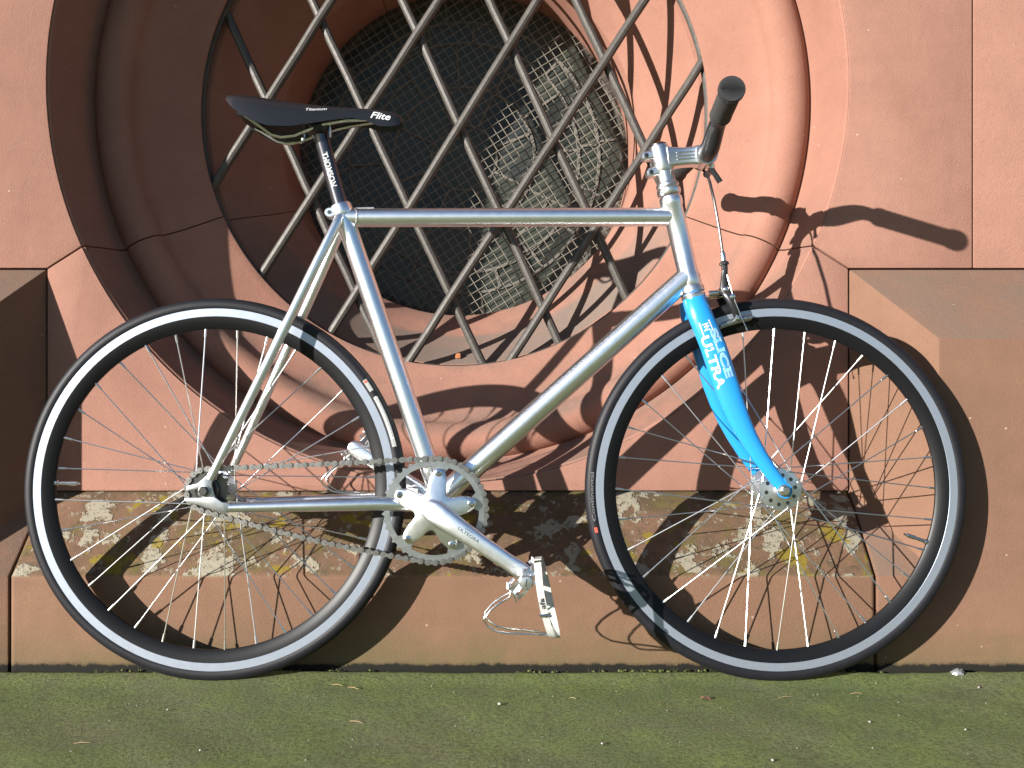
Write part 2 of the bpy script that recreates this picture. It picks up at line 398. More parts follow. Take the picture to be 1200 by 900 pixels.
# moulded ring: splay, roll, hollow, inner splay; four long curved stones
prof = [(R0 + 0.001, 0.0035), (R0 - 0.003, 0.006), (0.769, 0.060), (0.763, 0.100), (0.758, 0.132), (0.753, 0.148)]
tc, tr = (0.712, 0.172), 0.042
for i in range(15):
    a = R(26 + i * 10.6)
    prof.append((tc[0] + tr * math.cos(a), tc[1] - tr * math.sin(a)))
for i in range(1, 11):                        # hollow
    t = i / 10; x0, y0 = prof[20]
    x = x0 + (0.554 - x0) * (t ** 1.2); y = y0 + (0.226 - y0) * (t ** 0.85)
    prof.append((x, y))
prof += [(0.551, 0.228), (0.551, 0.233), (0.566, 0.236), (0.566, 0.274), (0.546, 0.280), (0.51, 0.333), (0.478, 0.386), (0.474, 0.391), (0.45, 0.424), (0.427, 0.456), (0.4255, 0.460), (0.4255, 0.72)]
prof_back = [(R0 + 0.001, 0.72)]
def ring_stone(a0, a1, n):
    sec = prof + prof_back; secs = []
    d = J / R0 * 1.1; a0 += d; a1 -= d
    for i in range(n + 1):
        a = a0 + (a1 - a0) * i / n
        secs.append([(CX + r * math.cos(a), y, CZ + r * math.sin(a)) for r, y in sec])
    return MB().loft(secs).obj('ring_stone', 'ring', wall, ang=32)
ring_stone(PI + JA, 2 * PI - JA, 90); ring_stone(PI - JU, PI + JA, 56); ring_stone(-JA, JU, 56); ring_stone(JU, PI - JU, 50)

def solid(name, vs, fs, mat, bev=0.004):
    return MB().add(vs, fs).obj(name, mat, wall, bevel=bev, bang=15, ang=25)
# middle stone under the window: sloped sill over a plain face
x0, x1 = XL + J, XR - J
cs = [(0.006, ZB + 0.0008), (-0.030, ZB - 0.022), (PY, FZB), (PY, -0.03), (0.12, -0.03), (0.12, ZB + 0.0008)]
MB().add([(x0, y, z) for y, z in cs] + [(x1, y, z) for y, z in cs],
         [tuple(range(6)), tuple(range(11, 5, -1))] + [(j, j + 6, (j + 1) % 6 + 6, (j + 1) % 6) for j in range(6)]).obj('plinth_stone', 'sill', wall, bevel=0.009, bang=15, ang=40, bseg=4)
def corner_stone(sx, xa, xf, xend):
    A = (xa, 0, ZT - J); B = (xa, 0, ZB); Cc = (xf, PY, FZB); D = (xf, PY, FZT); E = (xa, PY, FZB); F = (xa, PY, -0.03)
    G = (xend, PY, -0.03); H = (xend, PY, FZT); I = (xend, 0, ZT - J)
    A2 = (xa, 0.12, ZT - J); F2 = (xa, 0.12, -0.03); G2 = (xend, 0.12, -0.03); I2 = (xend, 0.12, ZT - J)
    vs = [A, B, Cc, D, E, F, G, H, I, A2, F2, G2, I2]
    fs = [(0, 1, 2, 3), (0, 3, 7, 8), (1, 4, 2), (4, 5, 6, 7, 3, 2), (0, 8, 12, 9), (9, 12, 11, 10), (5, 10, 11, 6), (6, 11, 12, 8, 7), (0, 9, 10, 5, 4, 1)]
    solid('plinth_stone', vs, fs, 'plinth', 0.004)
corner_stone(1, XR + J, FXR, 2.4); corner_stone(-1, XL - J, FXL, -2.4)
def plain_plinth(xa, xb):
    cs = [(0, ZT - J), (PY, FZT), (PY, -0.03), (0.12, -0.03), (0.12, ZT - J)]
    solid('plinth_stone', [(xa, y, z) for y, z in cs] + [(xb, y, z) for y, z in cs],
          [tuple(range(5)), tuple(range(9, 4, -1))] + [(j, j + 5, (j + 1) % 5 + 5, (j + 1) % 5) for j in range(5)], 'plinth')
plain_plinth(2.4 + J, 4.2); plain_plinth(-4.2, -2.4 - J)
MB().box((0, 0.42, 1.9), (8.4, 0.2, 3.9)).obj('core_masonry', 'soil', wall, smooth=False) if False else None

# ------------------------------------------------------------------ leaded window
GY = 0.680; GR = 0.424
win = empty('leaded_window', (CX, GY, CZ - GR))
tag(win, 'dark round leaded glass window set deep in the stone ring', 'window', kind='thing')
def wloc(x, z): return (x, 0.0, z + GR)      # local coordinates of the window empty
def pane(poly, jit=0.012):
    cx_ = sum(p[0] for p in poly) / len(poly); cz_ = sum(p[1] for p in poly) / len(poly)
    ax, az = random.uniform(-jit, jit), random.uniform(-jit, jit)
    vs = [(x, (x - cx_) * ax + (z - cz_) * az, z + GR) for x, z in poly]
    n = len(poly); vs += [(x, y + 0.004, z) for x, y, z in vs]
    fs = [tuple(range(n)), tuple(range(2 * n - 1, n - 1, -1))] + [(j, j + n, (j + 1) % n + n, (j + 1) % n) for j in range(n)]
    return MB().add(vs, fs).obj('pane', 'glass', win, smooth=False)
def pol(r, a): return (r * math.cos(a), r * math.sin(a))
def came(pts, w=0.0048):
    b = MB(); secs = []
    for i, p in enumerate(pts):
        p = Vector((p[0], p[1])); q = Vector(pts[min(i + 1, len(pts) - 1)]) - Vector(pts[max(i - 1, 0)])
        nn = Vector((-q.y, q.x)).normalized() * w
        secs.append([(p.x - nn.x, 0.0015, p.y - nn.y + GR), (p.x - nn.x * .6, -0.0045, p.y - nn.y * .6 + GR), (p.x + nn.x * .6, -0.0045, p.y + nn.y * .6 + GR), (p.x + nn.x, 0.0015, p.y + nn.y + GR)])
    return b.loft(secs).obj('lead_came', 'lead', win, ang=50)
def apts(r, a0, a1, n): return [pol(r, a0 + (a1 - a0) * i / n) for i in range(n + 1)]
RA, RB, RC, RD = 0.412, 0.353, 0.300, 0.085
def sector(r0, r1, a0, a1, n=5): return apts(r0, a0, a1, n) + apts(r1, a1, a0, n)
o1 = R(7); n1 = 16; n2 = 18
for i in range(n1):
    a0, a1 = o1 + 2 * PI * i / n1, o1 + 2 * PI * (i + 1) / n1
    pane(sector(RB, RA, a0, a1)); came([pol(RB, a0), pol(RA, a0)])
for i in range(n2):
    a0, a1 = 0.1 + 2 * PI * i / n2, 0.1 + 2 * PI * (i + 1) / n2
    pane(sector(RC, RB, a0, a1)); came([pol(RC, a0), pol(RB, a0)])
for r in (RB, RC): came(apts(r, 0, 2 * PI, 64), 0.005)
# inner field: a ring of tall lights, a ring of petals and a boss
RE = 0.185
for i in range(12):
    a0, a1 = R(4) + 2 * PI * i / 12, R(4) + 2 * PI * (i + 1) / 12
    if i % 3 == 1:
        rm = 0.245; pane(sector(RE, rm, a0, a1)); pane(sector(rm, RC, a0, a1)); came(apts(rm, a0, a1, 6))
    else: pane(sector(RE, RC, a0, a1))
    came([pol(RE, a0), pol(RC, a0)])
for i in range(8):
    a0, a1 = R(20) + 2 * PI * i / 8, R(20) + 2 * PI * (i + 1) / 8
    pane(sector(RD, RE, a0, a1)); came([pol(RD, a0), pol(RE, a0)])
came(apts(RE, 0, 2 * PI, 48), 0.005); came(apts(RD, 0, 2 * PI, 32)); pane(apts(RD, 0, 2 * PI, 32)[:-1])
fr = MB().lathe([(0.4265, 0.014), (0.4265, -0.012), (0.416, -0.014), (0.408, -0.004), (0.408, 0.014), (0.4265, 0.014)], 72, (0, 0, GR)); fr.obj('frame', 'iron', win)
MB().lathe([(0.0001, 0.03), (0.426, 0.03)], 48, (0, 0, GR)).obj('light_block', 'soil', win, smooth=False)  # added unseen dark disc that keeps light out behind the panes

# ------------------------------------------------------------------ wire mesh over the glass
MY = 0.650; MRr = 0.423
scr = empty('wire_mesh_guard', (CX, MY, CZ - MRr))
tag(scr, 'fine square wire mesh stretched over the round leaded window', 'wire mesh')
for fam, ang in enumerate((R(32), R(122))):
    d = Vector((math.cos(ang), math.sin(ang))); nrm = Vector((-d.y, d.x)); pitch = 0.0212
    for k in range(-20, 21):
        off = k * pitch + 0.004
        if abs(off) > MRr - 0.02: continue
        hl = math.sqrt(MRr ** 2 - off ** 2); pts = []
        nn = 14
        bow = random.uniform(-.0012, .0012)
        for i in range(nn + 1):
            q = nrm * (off + bow * math.sin(PI * i / nn)) + d * (hl * (2 * i / nn - 1))
            pts.append((q.x, 0.0011 * (1 if (i + k + fam) % 2 else -1) + (0.0012 if fam else 0), q.y + MRr))
        MB().tube(pts, 0.00105, 5).obj('wire', 'wire', scr)

# ------------------------------------------------------------------ iron grille
IY = 0.254; IR = 0.556
gr = empty('iron_grille', (CX, IY, CZ - IR))
tag(gr, 'dark wrought iron grille of crossing diamond bars within a hoop', 'grille')
MB().tube([(IR * math.cos(2 * PI * i / 96), 0, IR * math.sin(2 * PI * i / 96) + IR) for i in range(97)], 0.0080, 10, caps=False).obj('hoop', 'iron', gr)
bars = [((-0.6239, 1.3256), (-0.4061, 0.8549), 0), ((-0.4282, 1.3367), (-0.0554, 0.543), 0), ((-0.2344, 1.3496), (0.1108, 0.5928), 0),
        ((-0.0425, 1.3496), (0.2547, 0.7036), 0), ((0.1477, 1.3496), (0.2898, 1.0451), 0),
        ((-0.419, 1.3219), (-0.6516, 0.9565), 1), ((-0.1661, 1.3496), (-0.5538, 0.7497), 1), ((0.0498, 1.3496), (-0.2898, 0.8014), 1),
        ((0.2843, 1.3496), (-0.2344, 0.5559), 1), ((0.4098, 1.2149), (-0.0129, 0.5559), 1)]
for p, q, fam in bars:
    p = Vector(p) - Vector((CX, CZ)); q = Vector(q) - Vector((CX, CZ)); d = (q - p).normalized()
    m = p - d * p.dot(d); hl = math.sqrt(max(0.0, IR ** 2 - m.length_squared)) + 0.004
    pts = []
    for i in range(13):
        c_ = m + d * hl * (2 * i / 12 - 1)
        w = random.uniform(-.0012, .0012)
        pts.append((c_.x + w, (-0.0075 if fam else 0.0075) + random.uniform(-.001, .001), c_.y + IR))
    MB().tube(pts, 0.0100, 10).obj('lattice_bar', 'iron', gr)

# ------------------------------------------------------------------ BICYCLE
RW = 0.3355
bike = empty('bicycle', (0, -0.205, 0), rotx=-R(2.0))
tag(bike, 'silver single-speed bicycle with blue fork and black saddle leaning at the wall', 'bicycle')
def L(u, v, w=0.0): return Vector((u, -w, v))
def part(name): return empty(name, parent=bike)

# --- frame
frame = part('frame')
BB = (-0.133, 0.301)
def head(v): return 0.2717 + (0.9302 - v) * 0.218
def seatu(v): return -0.214 - (v - 0.5666) * 0.3503
b = MB().tube([L(seatu(0.8225) + 0.004, 0.8225), L(head(0.8235) - 0.004, 0.8240)], 0.0170, 24); b.obj('top_tube', 'alu', frame)
MB().tube([L(BB[0], BB[1] + 0.012), L(head(0.712) - 0.004, 0.7135)], 0.0198, 24).obj('down_tube', 'alu', frame)
MB().tube([L(seatu(0.30) - 0.0, 0.30), L(seatu(0.842), 0.842)], 0.0175, 24).obj('seat_tube', 'alu', frame)
ht = MB()
hp = [(0.862, 0.0185), (0.858, 0.0205), (0.846, 0.0205), (0.842, 0.0185), (0.722, 0.0185), (0.718, 0.0202), (0.703, 0.0206), (0.697, 0.0190)]
ht.tube([L(head(v), v) for v, r in hp], [r for v, r in hp], 28); ht.obj('head_tube', 'alu', frame, ang=50)
for s in (1, -1):
    MB().tube([L(-0.3085, 0.822, s * 0.0165), L(-0.3139, 0.806, s * 0.0235), L(-0.352, 0.7215, s * 0.033), L(-0.4206, 0.5694, s * 0.045), L(-0.480, 0.438, s * 0.055), L(-0.5185, 0.354, s * 0.0605)],
              [0.0080, 0.0092, 0.0094, 0.0090, 0.0082, 0.0072], 16).obj('seat_stay', 'alu', frame)
    MB().tube([L(BB[0] - 0.012, BB[1] + 0.004, s * 0.020), L(-0.172, 0.309, s * 0.034), L(-0.228, 0.3118, s * 0.0445), L(-0.36, 0.3090, s * 0.0535), L(-0.484, 0.3062, s * 0.0605)],
              [0.012, 0.0125, 0.0122, 0.0104, 0.0080], 16).obj('chain_stay', 'alu', frame)
    dp = [(-0.5225, 0.3615), (-0.5125, 0.3600), (-0.5134, 0.3440), (-0.5075, 0.3245), (-0.4950, 0.3155), (-0.4820, 0.3135), (-0.4830, 0.2985), (-0.4925, 0.2955), (-0.5109, 0.3030), (-0.5374, 0.3110), (-0.5580, 0.3160), (-0.5600, 0.3225),
          (-0.5300, 0.3235), (-0.5205, 0.3295), (-0.5215, 0.3375), (-0.5320, 0.3395), (-0.5580, 0.3340), (-0.5560, 0.3430), (-0.5370, 0.3480)]
    MB().prism(dp, -s * 0.0585, -s * 0.0655).obj('dropout', 'alu_dull', frame, bevel=0.0012, ang=30)
bb = MB().lathe([(0.0001, -0.036), (0.017, -0.036), (0.0215, -0.034), (0.0225, -0.03), (0.0225, 0.03), (0.0215, 0.034), (0.017, 0.036), (0.0001, 0.036)], 28, (BB[0], 0, BB[1])); bb.obj('bottom_bracket', 'alu', frame)
ca, cb = L(seatu(0.826), 0.826), L(seatu(0.846), 0.846)
MB().tube([ca, ca + (cb - ca) * 0.15, ca + (cb - ca) * 0.85, cb], [0.0195, 0.0205, 0.0205, 0.0190], 24).obj('seat_clamp', 'alu', frame, ang=50)
MB().tube([L(-0.3285, 0.8300, 0.014), L(-0.3285, 0.8300, 0.0125), L(-0.3285, 0.8300, -0.0125), L(-0.3285, 0.8300, -0.014)], [0.0078, 0.0092, 0.0092, 0.0078], 18).obj('binder_lug', 'alu', frame)
MB().tube([L(-0.3285, 0.8300, 0.0155), L(-0.3285, 0.8300, 0.0135)], 0.0036, 6).obj('binder_bolt', 'darksteel', frame)
# cable loop on the top tube end
MB().tube([L(-0.286 + 0.008 * math.cos(t), 0.8225 + 0.0175 * math.sin(t), 0.0172 * math.cos(t)) for t in [R(-70 + 14 * i) for i in range(12)]] + [L(-0.25, 0.8408, 0.002)], 0.0016, 8).obj('cable_guide', 'alu_satin', frame)

# --- headset and stem
hs = part('headset')
q = [(0.908, 0.0162), (0.8985, 0.0162), (0.8982, 0.0155), (0.8975, 0.0162), (0.889, 0.0162), (0.8885, 0.0158), (0.888, 0.0168), (0.884, 0.0205), (0.880, 0.0210), (0.877, 0.0196), (0.8745, 0.0215), (0.868, 0.0218), (0.864, 0.0200)]
MB().tube([L(head(v), v) for v, r in q], [r for v, r in q], 28).obj('upper_cup', 'alu_satin', hs, ang=30)
q = [(0.6985, 0.0200), (0.694, 0.0222), (0.687, 0.0226), (0.684, 0.0205), (0.681, 0.0220), (0.676, 0.0215)]
MB().tube([L(head(v), v) for v, r in q], [r for v, r in q], 28).obj('lower_cup', 'alu_satin', hs, ang=30)
st = part('stem')
q = [(0.956, 0.0140), (0.9545, 0.0178), (0.951, 0.0192), (0.912, 0.0192), (0.9075, 0.0178)]
MB().tube([L(head(v), v) for v, r in q], [r for v, r in q], 28).obj('steerer_clamp', 'alu_satin', st, ang=40)
MB().tube([L(head(0.961), 0.961), L(head(0.9575), 0.9575), L(head(0.9545), 0.9545)], [0.010, 0.0155, 0.0160], 24).obj('top_cap', 'darksteel', st)
BC = (0.351, 0.9365)                        # bar centre
def rrect(c, du, dv, hh, ww, rr=0.005, n=4):
    pts = []
    for sx, sy, a0 in ((1, 1, 0), (-1, 1, 90), (-1, -1, 180), (1, -1, 270)):
        for k in range(n + 1):
            a = R(a0 + 90 * k / n)
            pts.append((sx * (ww - rr) + rr * math.cos(a), sy * (hh - rr) + rr * math.sin(a)))
    return [Vector(c) + Vector((0, -1, 0)) * x + Vector((du, 0, dv)) * y for x, y in pts]
ext = MB(); d = Vector((BC[0] - head(0.931), 0, BC[1] - 0.931)).normalized(); up = (-d.z, d.x)
ext.loft([rrect(L(head(0.931) + d.x * s_, 0.931 + d.z * s_), up[0], up[1], h_, w_) for s_, h_, w_ in ((0.010, 0.0200, 0.0175), (0.022, 0.0178, 0.0155), (0.038, 0.0165, 0.0145), (0.056, 0.0165, 0.0150), (0.066, 0.0185, 0.0170))])
ext.obj('extension', 'alu_satin', st, ang=40)
for k in (-1, 0, 1):
    gpts = [L(head(0.931) + d.x * s_ + up[0] * k * 0.0062, 0.931 + d.z * s_ + up[1] * k * 0.0062, 0.0150 + (0.0003 if s_ > .05 else 0)) for s_ in (0.026, 0.044, 0.060)]
    MB().tube(gpts, 0.0013, 6).obj('rib', 'alu', st)
bcl = MB().lathe([(0.0162, -0.021), (0.0195, -0.021), (0.0205, -0.019), (0.0205, 0.019), (0.0195, 0.021), (0.0162, 0.021)], 28, (BC[0], 0, BC[1])); bcl.obj('bar_clamp', 'alu_satin', st, ang=40)
for (u_, v_) in ((0.2405, 0.9345), (0.2490, 0.9040)):
    tgt = L(head(v_), v_)
    e_ = MB(); e_.loft([rrect(L(u_ + t_ * (tgt.x - u_), v_ + t_ * 0.006), 0, 1, h_, 0.0125, 0.004) for t_, h_ in ((-0.18, 0.004), (-0.05, 0.0082), (0.5, 0.0085), (0.9, 0.0085))])
    e_.obj('clamp_ear', 'alu_satin', st, ang=40)
    MB().tube([L(u_ + 0.002, v_, 0.0118), L(u_ + 0.002, v_, 0.0145), L(u_ + 0.002, v_, 0.0148)], [0.0042, 0.0042, 0.003], 12).obj('bolt', 'darksteel', st)
MB().tube([L(BC[0] + 0.012, BC[1] - 0.016, 0.006), L(BC[0] + 0.010, BC[1] - 0.024, 0.006)], [0.005, 0.0045], 12).obj('bolt', 'steel', st)

# --- handlebar with grips
hb = part('handlebar')
def barp(w):                                  # rise and sweep of the bar
    a = abs(w); t = min(1, max(0, (a - 0.035) / 0.075)); t = t * t * (3 - 2 * t)
    return (BC[0] + 0.004 * t - 0.075 * max(0, a - 0.1), BC[1] + 0.034 * t + 0.010 * max(0, a - 0.1))
BL = 0.262
pts = []; rads = []
for i in range(61):
    w = -BL + 2 * BL * i / 60; u_, v_ = barp(w); pts.append(L(u_, v_, w)); a = abs(w)
    rads.append(0.0168 if a < 0.05 else (0.0130 if a > 0.13 else 0.0168 - 0.0038 * (a - 0.05) / 0.08))
MB().tube(pts, rads, 18).obj('bar', 'blackpaint', hb)
for s in (1, -1):
    pts = []; rads = []
    for i in range(86):
        w = 0.132 + (BL - 0.132 - 0.004) * i / 85; u_, v_ = barp(w); pts.append(L(u_, v_, s * w))
        r_ = 0.0176
        if i < 3: r_ = 0.0190
        elif 5 < i < 76: r_ = 0.0170 + 0.0014 * (1 if (i // 3) % 2 else 0)
        if i > 80: r_ = 0.0194
        rads.append(r_)
    MB().tube(pts, rads, 20).obj('grip', 'griprubber', hb, ang=28)
    u_, v_ = barp(BL - 0.002); u2, v2 = barp(BL + 0.004)
    cp = MB().tube([L(u_, v_, s * (BL - 0.006)), L(u_, v_, s * (BL - 0.004)), L(u2, v2, s * (BL + 0.003)), L(u2, v2, s * (BL + 0.0055)), L(u2, v2, s * (BL + 0.0060)), L(u2, v2, s * (BL + 0.0048)), L(u2, v2, s * (BL + 0.0050))],
                   [0.0195, 0.0214, 0.0214, 0.0200, 0.0165, 0.0155, 0.004], 28); cp.obj('end_cap', 'griprubber', hb, ang=30)
lv = MB(); u_, v_ = barp(-0.085)
lv.tube([L(u_, v_, -0.074), L(u_, v_, -0.096)], 0.0165, 18); lv.tube([L(u_ + 0.004, v_ - 0.012, -0.085), L(u_ + 0.024, v_ - 0.020, -0.092)], [0.009, 0.0075], 12)
lv.obj('lever_clamp', 'blackpaint', hb)
MB().tube([L(u_ + 0.024, v_ - 0.020, -0.085), L(u_ + 0.032, v_ - 0.022, -0.11), L(u_ + 0.034, v_ - 0.020, -0.14), L(u_ + 0.033, v_ - 0.016, -0.165), L(u_ + 0.034, v_ - 0.016, -0.170)], [0.006, 0.0065, 0.006, 0.0055, 0.008], 10).obj('brake_lever', 'blackpaint', hb)
MB().tube([L(0.360, 0.915, 0.004), L(0.378, 0.888, 0.001)], [0.0045, 0.0055], 10).obj('cable_noodle', 'blackpaint', hb)

# --- brake cable and caliper
bc = part('front_brake')
MB().tube([L(0.3535, 0.918, -0.03), L(0.3555, 0.905, -0.006), L(0.3575, 0.885, 0.010), L(0.3625, 0.85, 0.020), L(0.3690, 0.80, 0.026), L(0.3742, 0.755, 0.028)], 0.0026, 10).obj('cable_housing', 'blackpaint', bc)
MB().tube([L(0.3742, 0.757, 0.028), L(0.3748, 0.752, 0.028), L(0.3760, 0.739, 0.028), L(0.3762, 0.7375, 0.028)], [0.0030, 0.0048, 0.0052, 0.0036], 12).obj('cable_ferrule', 'steel', bc)
MB().tube([L(0.3762, 0.7375, 0.028), L(0.3766, 0.7355, 0.028), L(0.3770, 0.732, 0.028), L(0.3772, 0.731, 0.028), L(0.3778, 0.722, 0.028)], [0.0066, 0.0088, 0.0088, 0.0058, 0.0056], 12).obj('cable_adjuster', 'blackpaint', bc, ang=30)
MB().tube([L(0.3775, 0.73, 0.0285), L(0.3865, 0.690, 0.033), L(0.3925, 0.668, 0.036), L(0.4035, 0.640, 0.034), L(0.4150, 0.6135, 0.032)], 0.00095, 6).obj('brake_cable', 'steel', bc)
MB().tube([L(0.4128, 0.6185, 0.0323), L(0.4152, 0.613, 0.032)], 0.0017, 8).obj('cable_crimp', 'steel', bc)
MB().tube([L(0.335, 0.676, 0), L(0.398, 0.680, 0), L(0.4, 0.680, 0)], [0.0035, 0.0035, 0.002], 10).obj('centre_bolt', 'steel', bc)
for s in (1, -1):
    ar = MB()
    secs = []
    for (u_, v_, w_, h_, t_) in ((0.378, 0.724, 0.028, 0.005, 0.005), (0.377, 0.706, 0.027, 0.0065, 0.0055), (0.378, 0.690, 0.022, 0.009, 0.006), (0.381, 0.680, 0.026, 0.0095, 0.006), (0.386, 0.668, 0.031, 0.008, 0.0055), (0.393, 0.652, 0.031, 0.0065, 0.005), (0.3975, 0.640, 0.026, 0.006, 0.005), (0.400, 0.633, 0.022, 0.004, 0.0045)):
        if s < 0 and v_ > 0.70: continue
        secs.append([L(u_ + h_ * math.cos(a), v_ + h_ * 0.25 * math.sin(a), s * w_ + t_ * math.sin(a)) for a in [2 * PI * k / 10 for k in range(10)]])
    ar.loft(secs).obj('caliper_arm', 'blackpaint', bc)
    MB().tube([L(0.379, 0.688, s * 0.0), L(0.380, 0.688, s * 0.020)], 0.008, 12).obj('pivot', 'blackpaint', bc)
    pad = MB()
    pad.loft([rrect(L(RWu + 0.0, 0, 0), 0, 1, 0.005, 0.004) for RWu in (0, 1)][:0] or [[L(u_ + hu * 0.2 * math.sin(a), v_ + hu * math.sin(a), s * 0.0165 + 0.0042 * math.cos(a)) for a in [2 * PI * k / 10 for k in range(10)]] for u_, v_, hu in ((0.370, 0.6225, 0.004), (0.372, 0.6235, 0.0055), (0.386, 0.6290, 0.0062), (0.400, 0.6335, 0.0062), (0.412, 0.6365, 0.0062), (0.425, 0.6385, 0.0055), (0.427, 0.6388, 0.004))])
    pad.obj('brake_pad', 'alu_dull', bc)
MB().tube([L(0.3885, 0.674, 0.033), L(0.3885, 0.674, 0.041), L(0.3885, 0.674, 0.0415)], [0.0050, 0.0048, 0.003], 6).obj('anchor_bolt', 'steel', bc)
MB().tube([L(0.380, 0.688, 0.018), L(0.380, 0.688, 0.030), L(0.380, 0.688, 0.031)], [0.0048, 0.0048, 0.003], 12).obj('pivot_bolt', 'steel', bc)
MB().tube([L(0.398, 0.6365, 0.024), L(0.398, 0.6365, 0.0325), L(0.398, 0.6365, 0.033)], [0.004, 0.004, 0.0025], 10).obj('pad_bolt', 'steel', bc)
MB().tube([L(0.352, 0.682, 0.012), L(0.366, 0.6835, 0.013), L(0.374, 0.684, 0.013)], [0.0055, 0.006, 0.004], 12).obj('spacer', 'steel', bc)

# --- fork
fk = part('fork')
q = [(0.6775, 0.0208), (0.672, 0.0225), (0.655, 0.0228), (0.640, 0.021)]
MB().tube([L(head(v) + (0.6775 - v) * 0.10, v) for v, r in q], [r for v, r in q], 28).obj('crown', 'blue', fk)
BL_C = [(0.3235, 0.672, 0.018, 0.0205, 0.020), (0.3275, 0.655, 0.030, 0.0220, 0.0165), (0.3335, 0.636, 0.036, 0.0222, 0.0140), (0.3435, 0.610, 0.0385, 0.0225, 0.0125), (0.3530, 0.585, 0.0400, 0.0230, 0.0118), (0.3620, 0.555, 0.0420, 0.0232, 0.0112),
        (0.3725, 0.520, 0.0440, 0.0228, 0.0108), (0.3830, 0.488, 0.0455, 0.0212, 0.0104), (0.3950, 0.457, 0.0470, 0.0190, 0.0098), (0.4090, 0.427, 0.0485, 0.0165, 0.0092), (0.4260, 0.397, 0.0500, 0.0145, 0.0085), (0.4430, 0.371, 0.0510, 0.0128, 0.0076), (0.4590, 0.350, 0.0520, 0.0118, 0.0066), (0.4675, 0.3395, 0.0525, 0.0105, 0.0052)]
def blade_frame(k):
    a = BL_C[max(0, k - 1)]; c_ = BL_C[min(len(BL_C) - 1, k + 1)]
    t = Vector((c_[0] - a[0], c_[1] - a[1])).normalized()
    return t, Vector((-t.y, t.x))              # along (down), across (towards the front)
for s in (1, -1):
    secs = []
    for k, (u_, v_, w_, hw, hd) in enumerate(BL_C):
        t, nn = blade_frame(k)
        secs.append([L(u_ + nn.x * hw * math.cos(a), v_ + nn.y * hw * math.cos(a), s * w_ + hd * math.sin(a)) for a in [2 * PI * j / 24 for j in range(24)]])
    MB().loft(secs).obj('blade', 'blue', fk, ang=60)
    tip = MB(); tip.prism([(0.4600, 0.3470), (0.4690, 0.3570)] + [(0.4690 + 0.0135 * math.cos(a), 0.3345 + 0.0135 * math.sin(a)) for a in [R(70 - 20 * i) for i in range(12)]] + [(0.4570, 0.3400)], -s * 0.0500, -s * 0.0565)
    tip.obj('fork_end', 'blue', fk, bevel=0.0015)
# lettering on the near blade
cum = [0.0]
for k in range(1, len(BL_C)): cum.append(cum[-1] + math.hypot(BL_C[k][0] - BL_C[k - 1][0], BL_C[k][1] - BL_C[k - 1][1]))
def blade_pt(s_, x):                          # s along the blade from the top, x across, +front
    k = max(i for i in range(len(cum) - 1) if cum[i] <= s_ + 1e-9) if s_ > 0 else 0
    f = (s_ - cum[k]) / (cum[k + 1] - cum[k]); A = BL_C[k]; Bq = BL_C[k + 1]
    u_, v_, w_, hw, hd = (A[i] + (Bq[i] - A[i]) * f for i in range(5))
    t1, n1_ = blade_frame(k); t2, n2_ = blade_frame(k + 1); nn = (n1_ * (1 - f) + n2_ * f).normalized()
    c_ = max(-0.98, min(0.98, x / hw)); sn = math.sqrt(1 - c_ * c_)
    return L(u_ + nn.x * x, v_ + nn.y * x, w_ + hd * sn + 0.0007)
lettering('lettering', 'ULTRA', 'white', fk, lambda s_, t: blade_pt(0.070 + s_, -0.0180 + t), 0.096, 0.0155, offset=0.03)
lettering('lettering', 'SLICE', 'palebluep', fk, lambda s_, t: blade_pt(0.062 + s_, 0.0012 + t), 0.090, 0.0150, offset=0.03)
lettering('lettering', 'SLICE', 'white', fk, lambda s_, t: blade_pt(0.062 + s_, 0.0012 + t) + Vector((0, 0.0004, 0)), 0.090, 0.0150, offset=0.055)
lg = []
def logo_strip(pts, w_=0.0011):
    b_ = MB()
    for (s0, x0_), (s1, x1_) in zip(pts[:-1], pts[1:]):
        dd = Vector((s1 - s0, x1_ - x0_)).normalized(); nn = Vector((-dd.y, dd.x)) * w_
        b_.add([blade_pt(s0 + nn.x - dd.x * w_, x0_ + nn.y - dd.y * w_), blade_pt(s0 - nn.x - dd.x * w_, x0_ - nn.y - dd.y * w_), blade_pt(s1 - nn.x + dd.x * w_, x1_ - nn.y + dd.y * w_), blade_pt(s1 + nn.x + dd.x * w_, x1_ + nn.y + dd.y * w_)], [(0, 1, 2, 3)])
    me = bpy.data.meshes.new('emblem'); me.from_pydata(b_.v, [], b_.f); me.materials.append(MAT['white']); return link('emblem', me, fk)
logo_strip([(0.046, -0.010), (0.046, 0.008), (0.064, 0.008)]); logo_strip([(0.046, -0.010), (0.072, -0.011), (0.072, -0.005)])
logo_strip([(0.050, -0.006), (0.050, 0.004), (0.055, -0.004), (0.055, 0.004), (0.061, -0.006), (0.061, 0.003)], 0.0009)

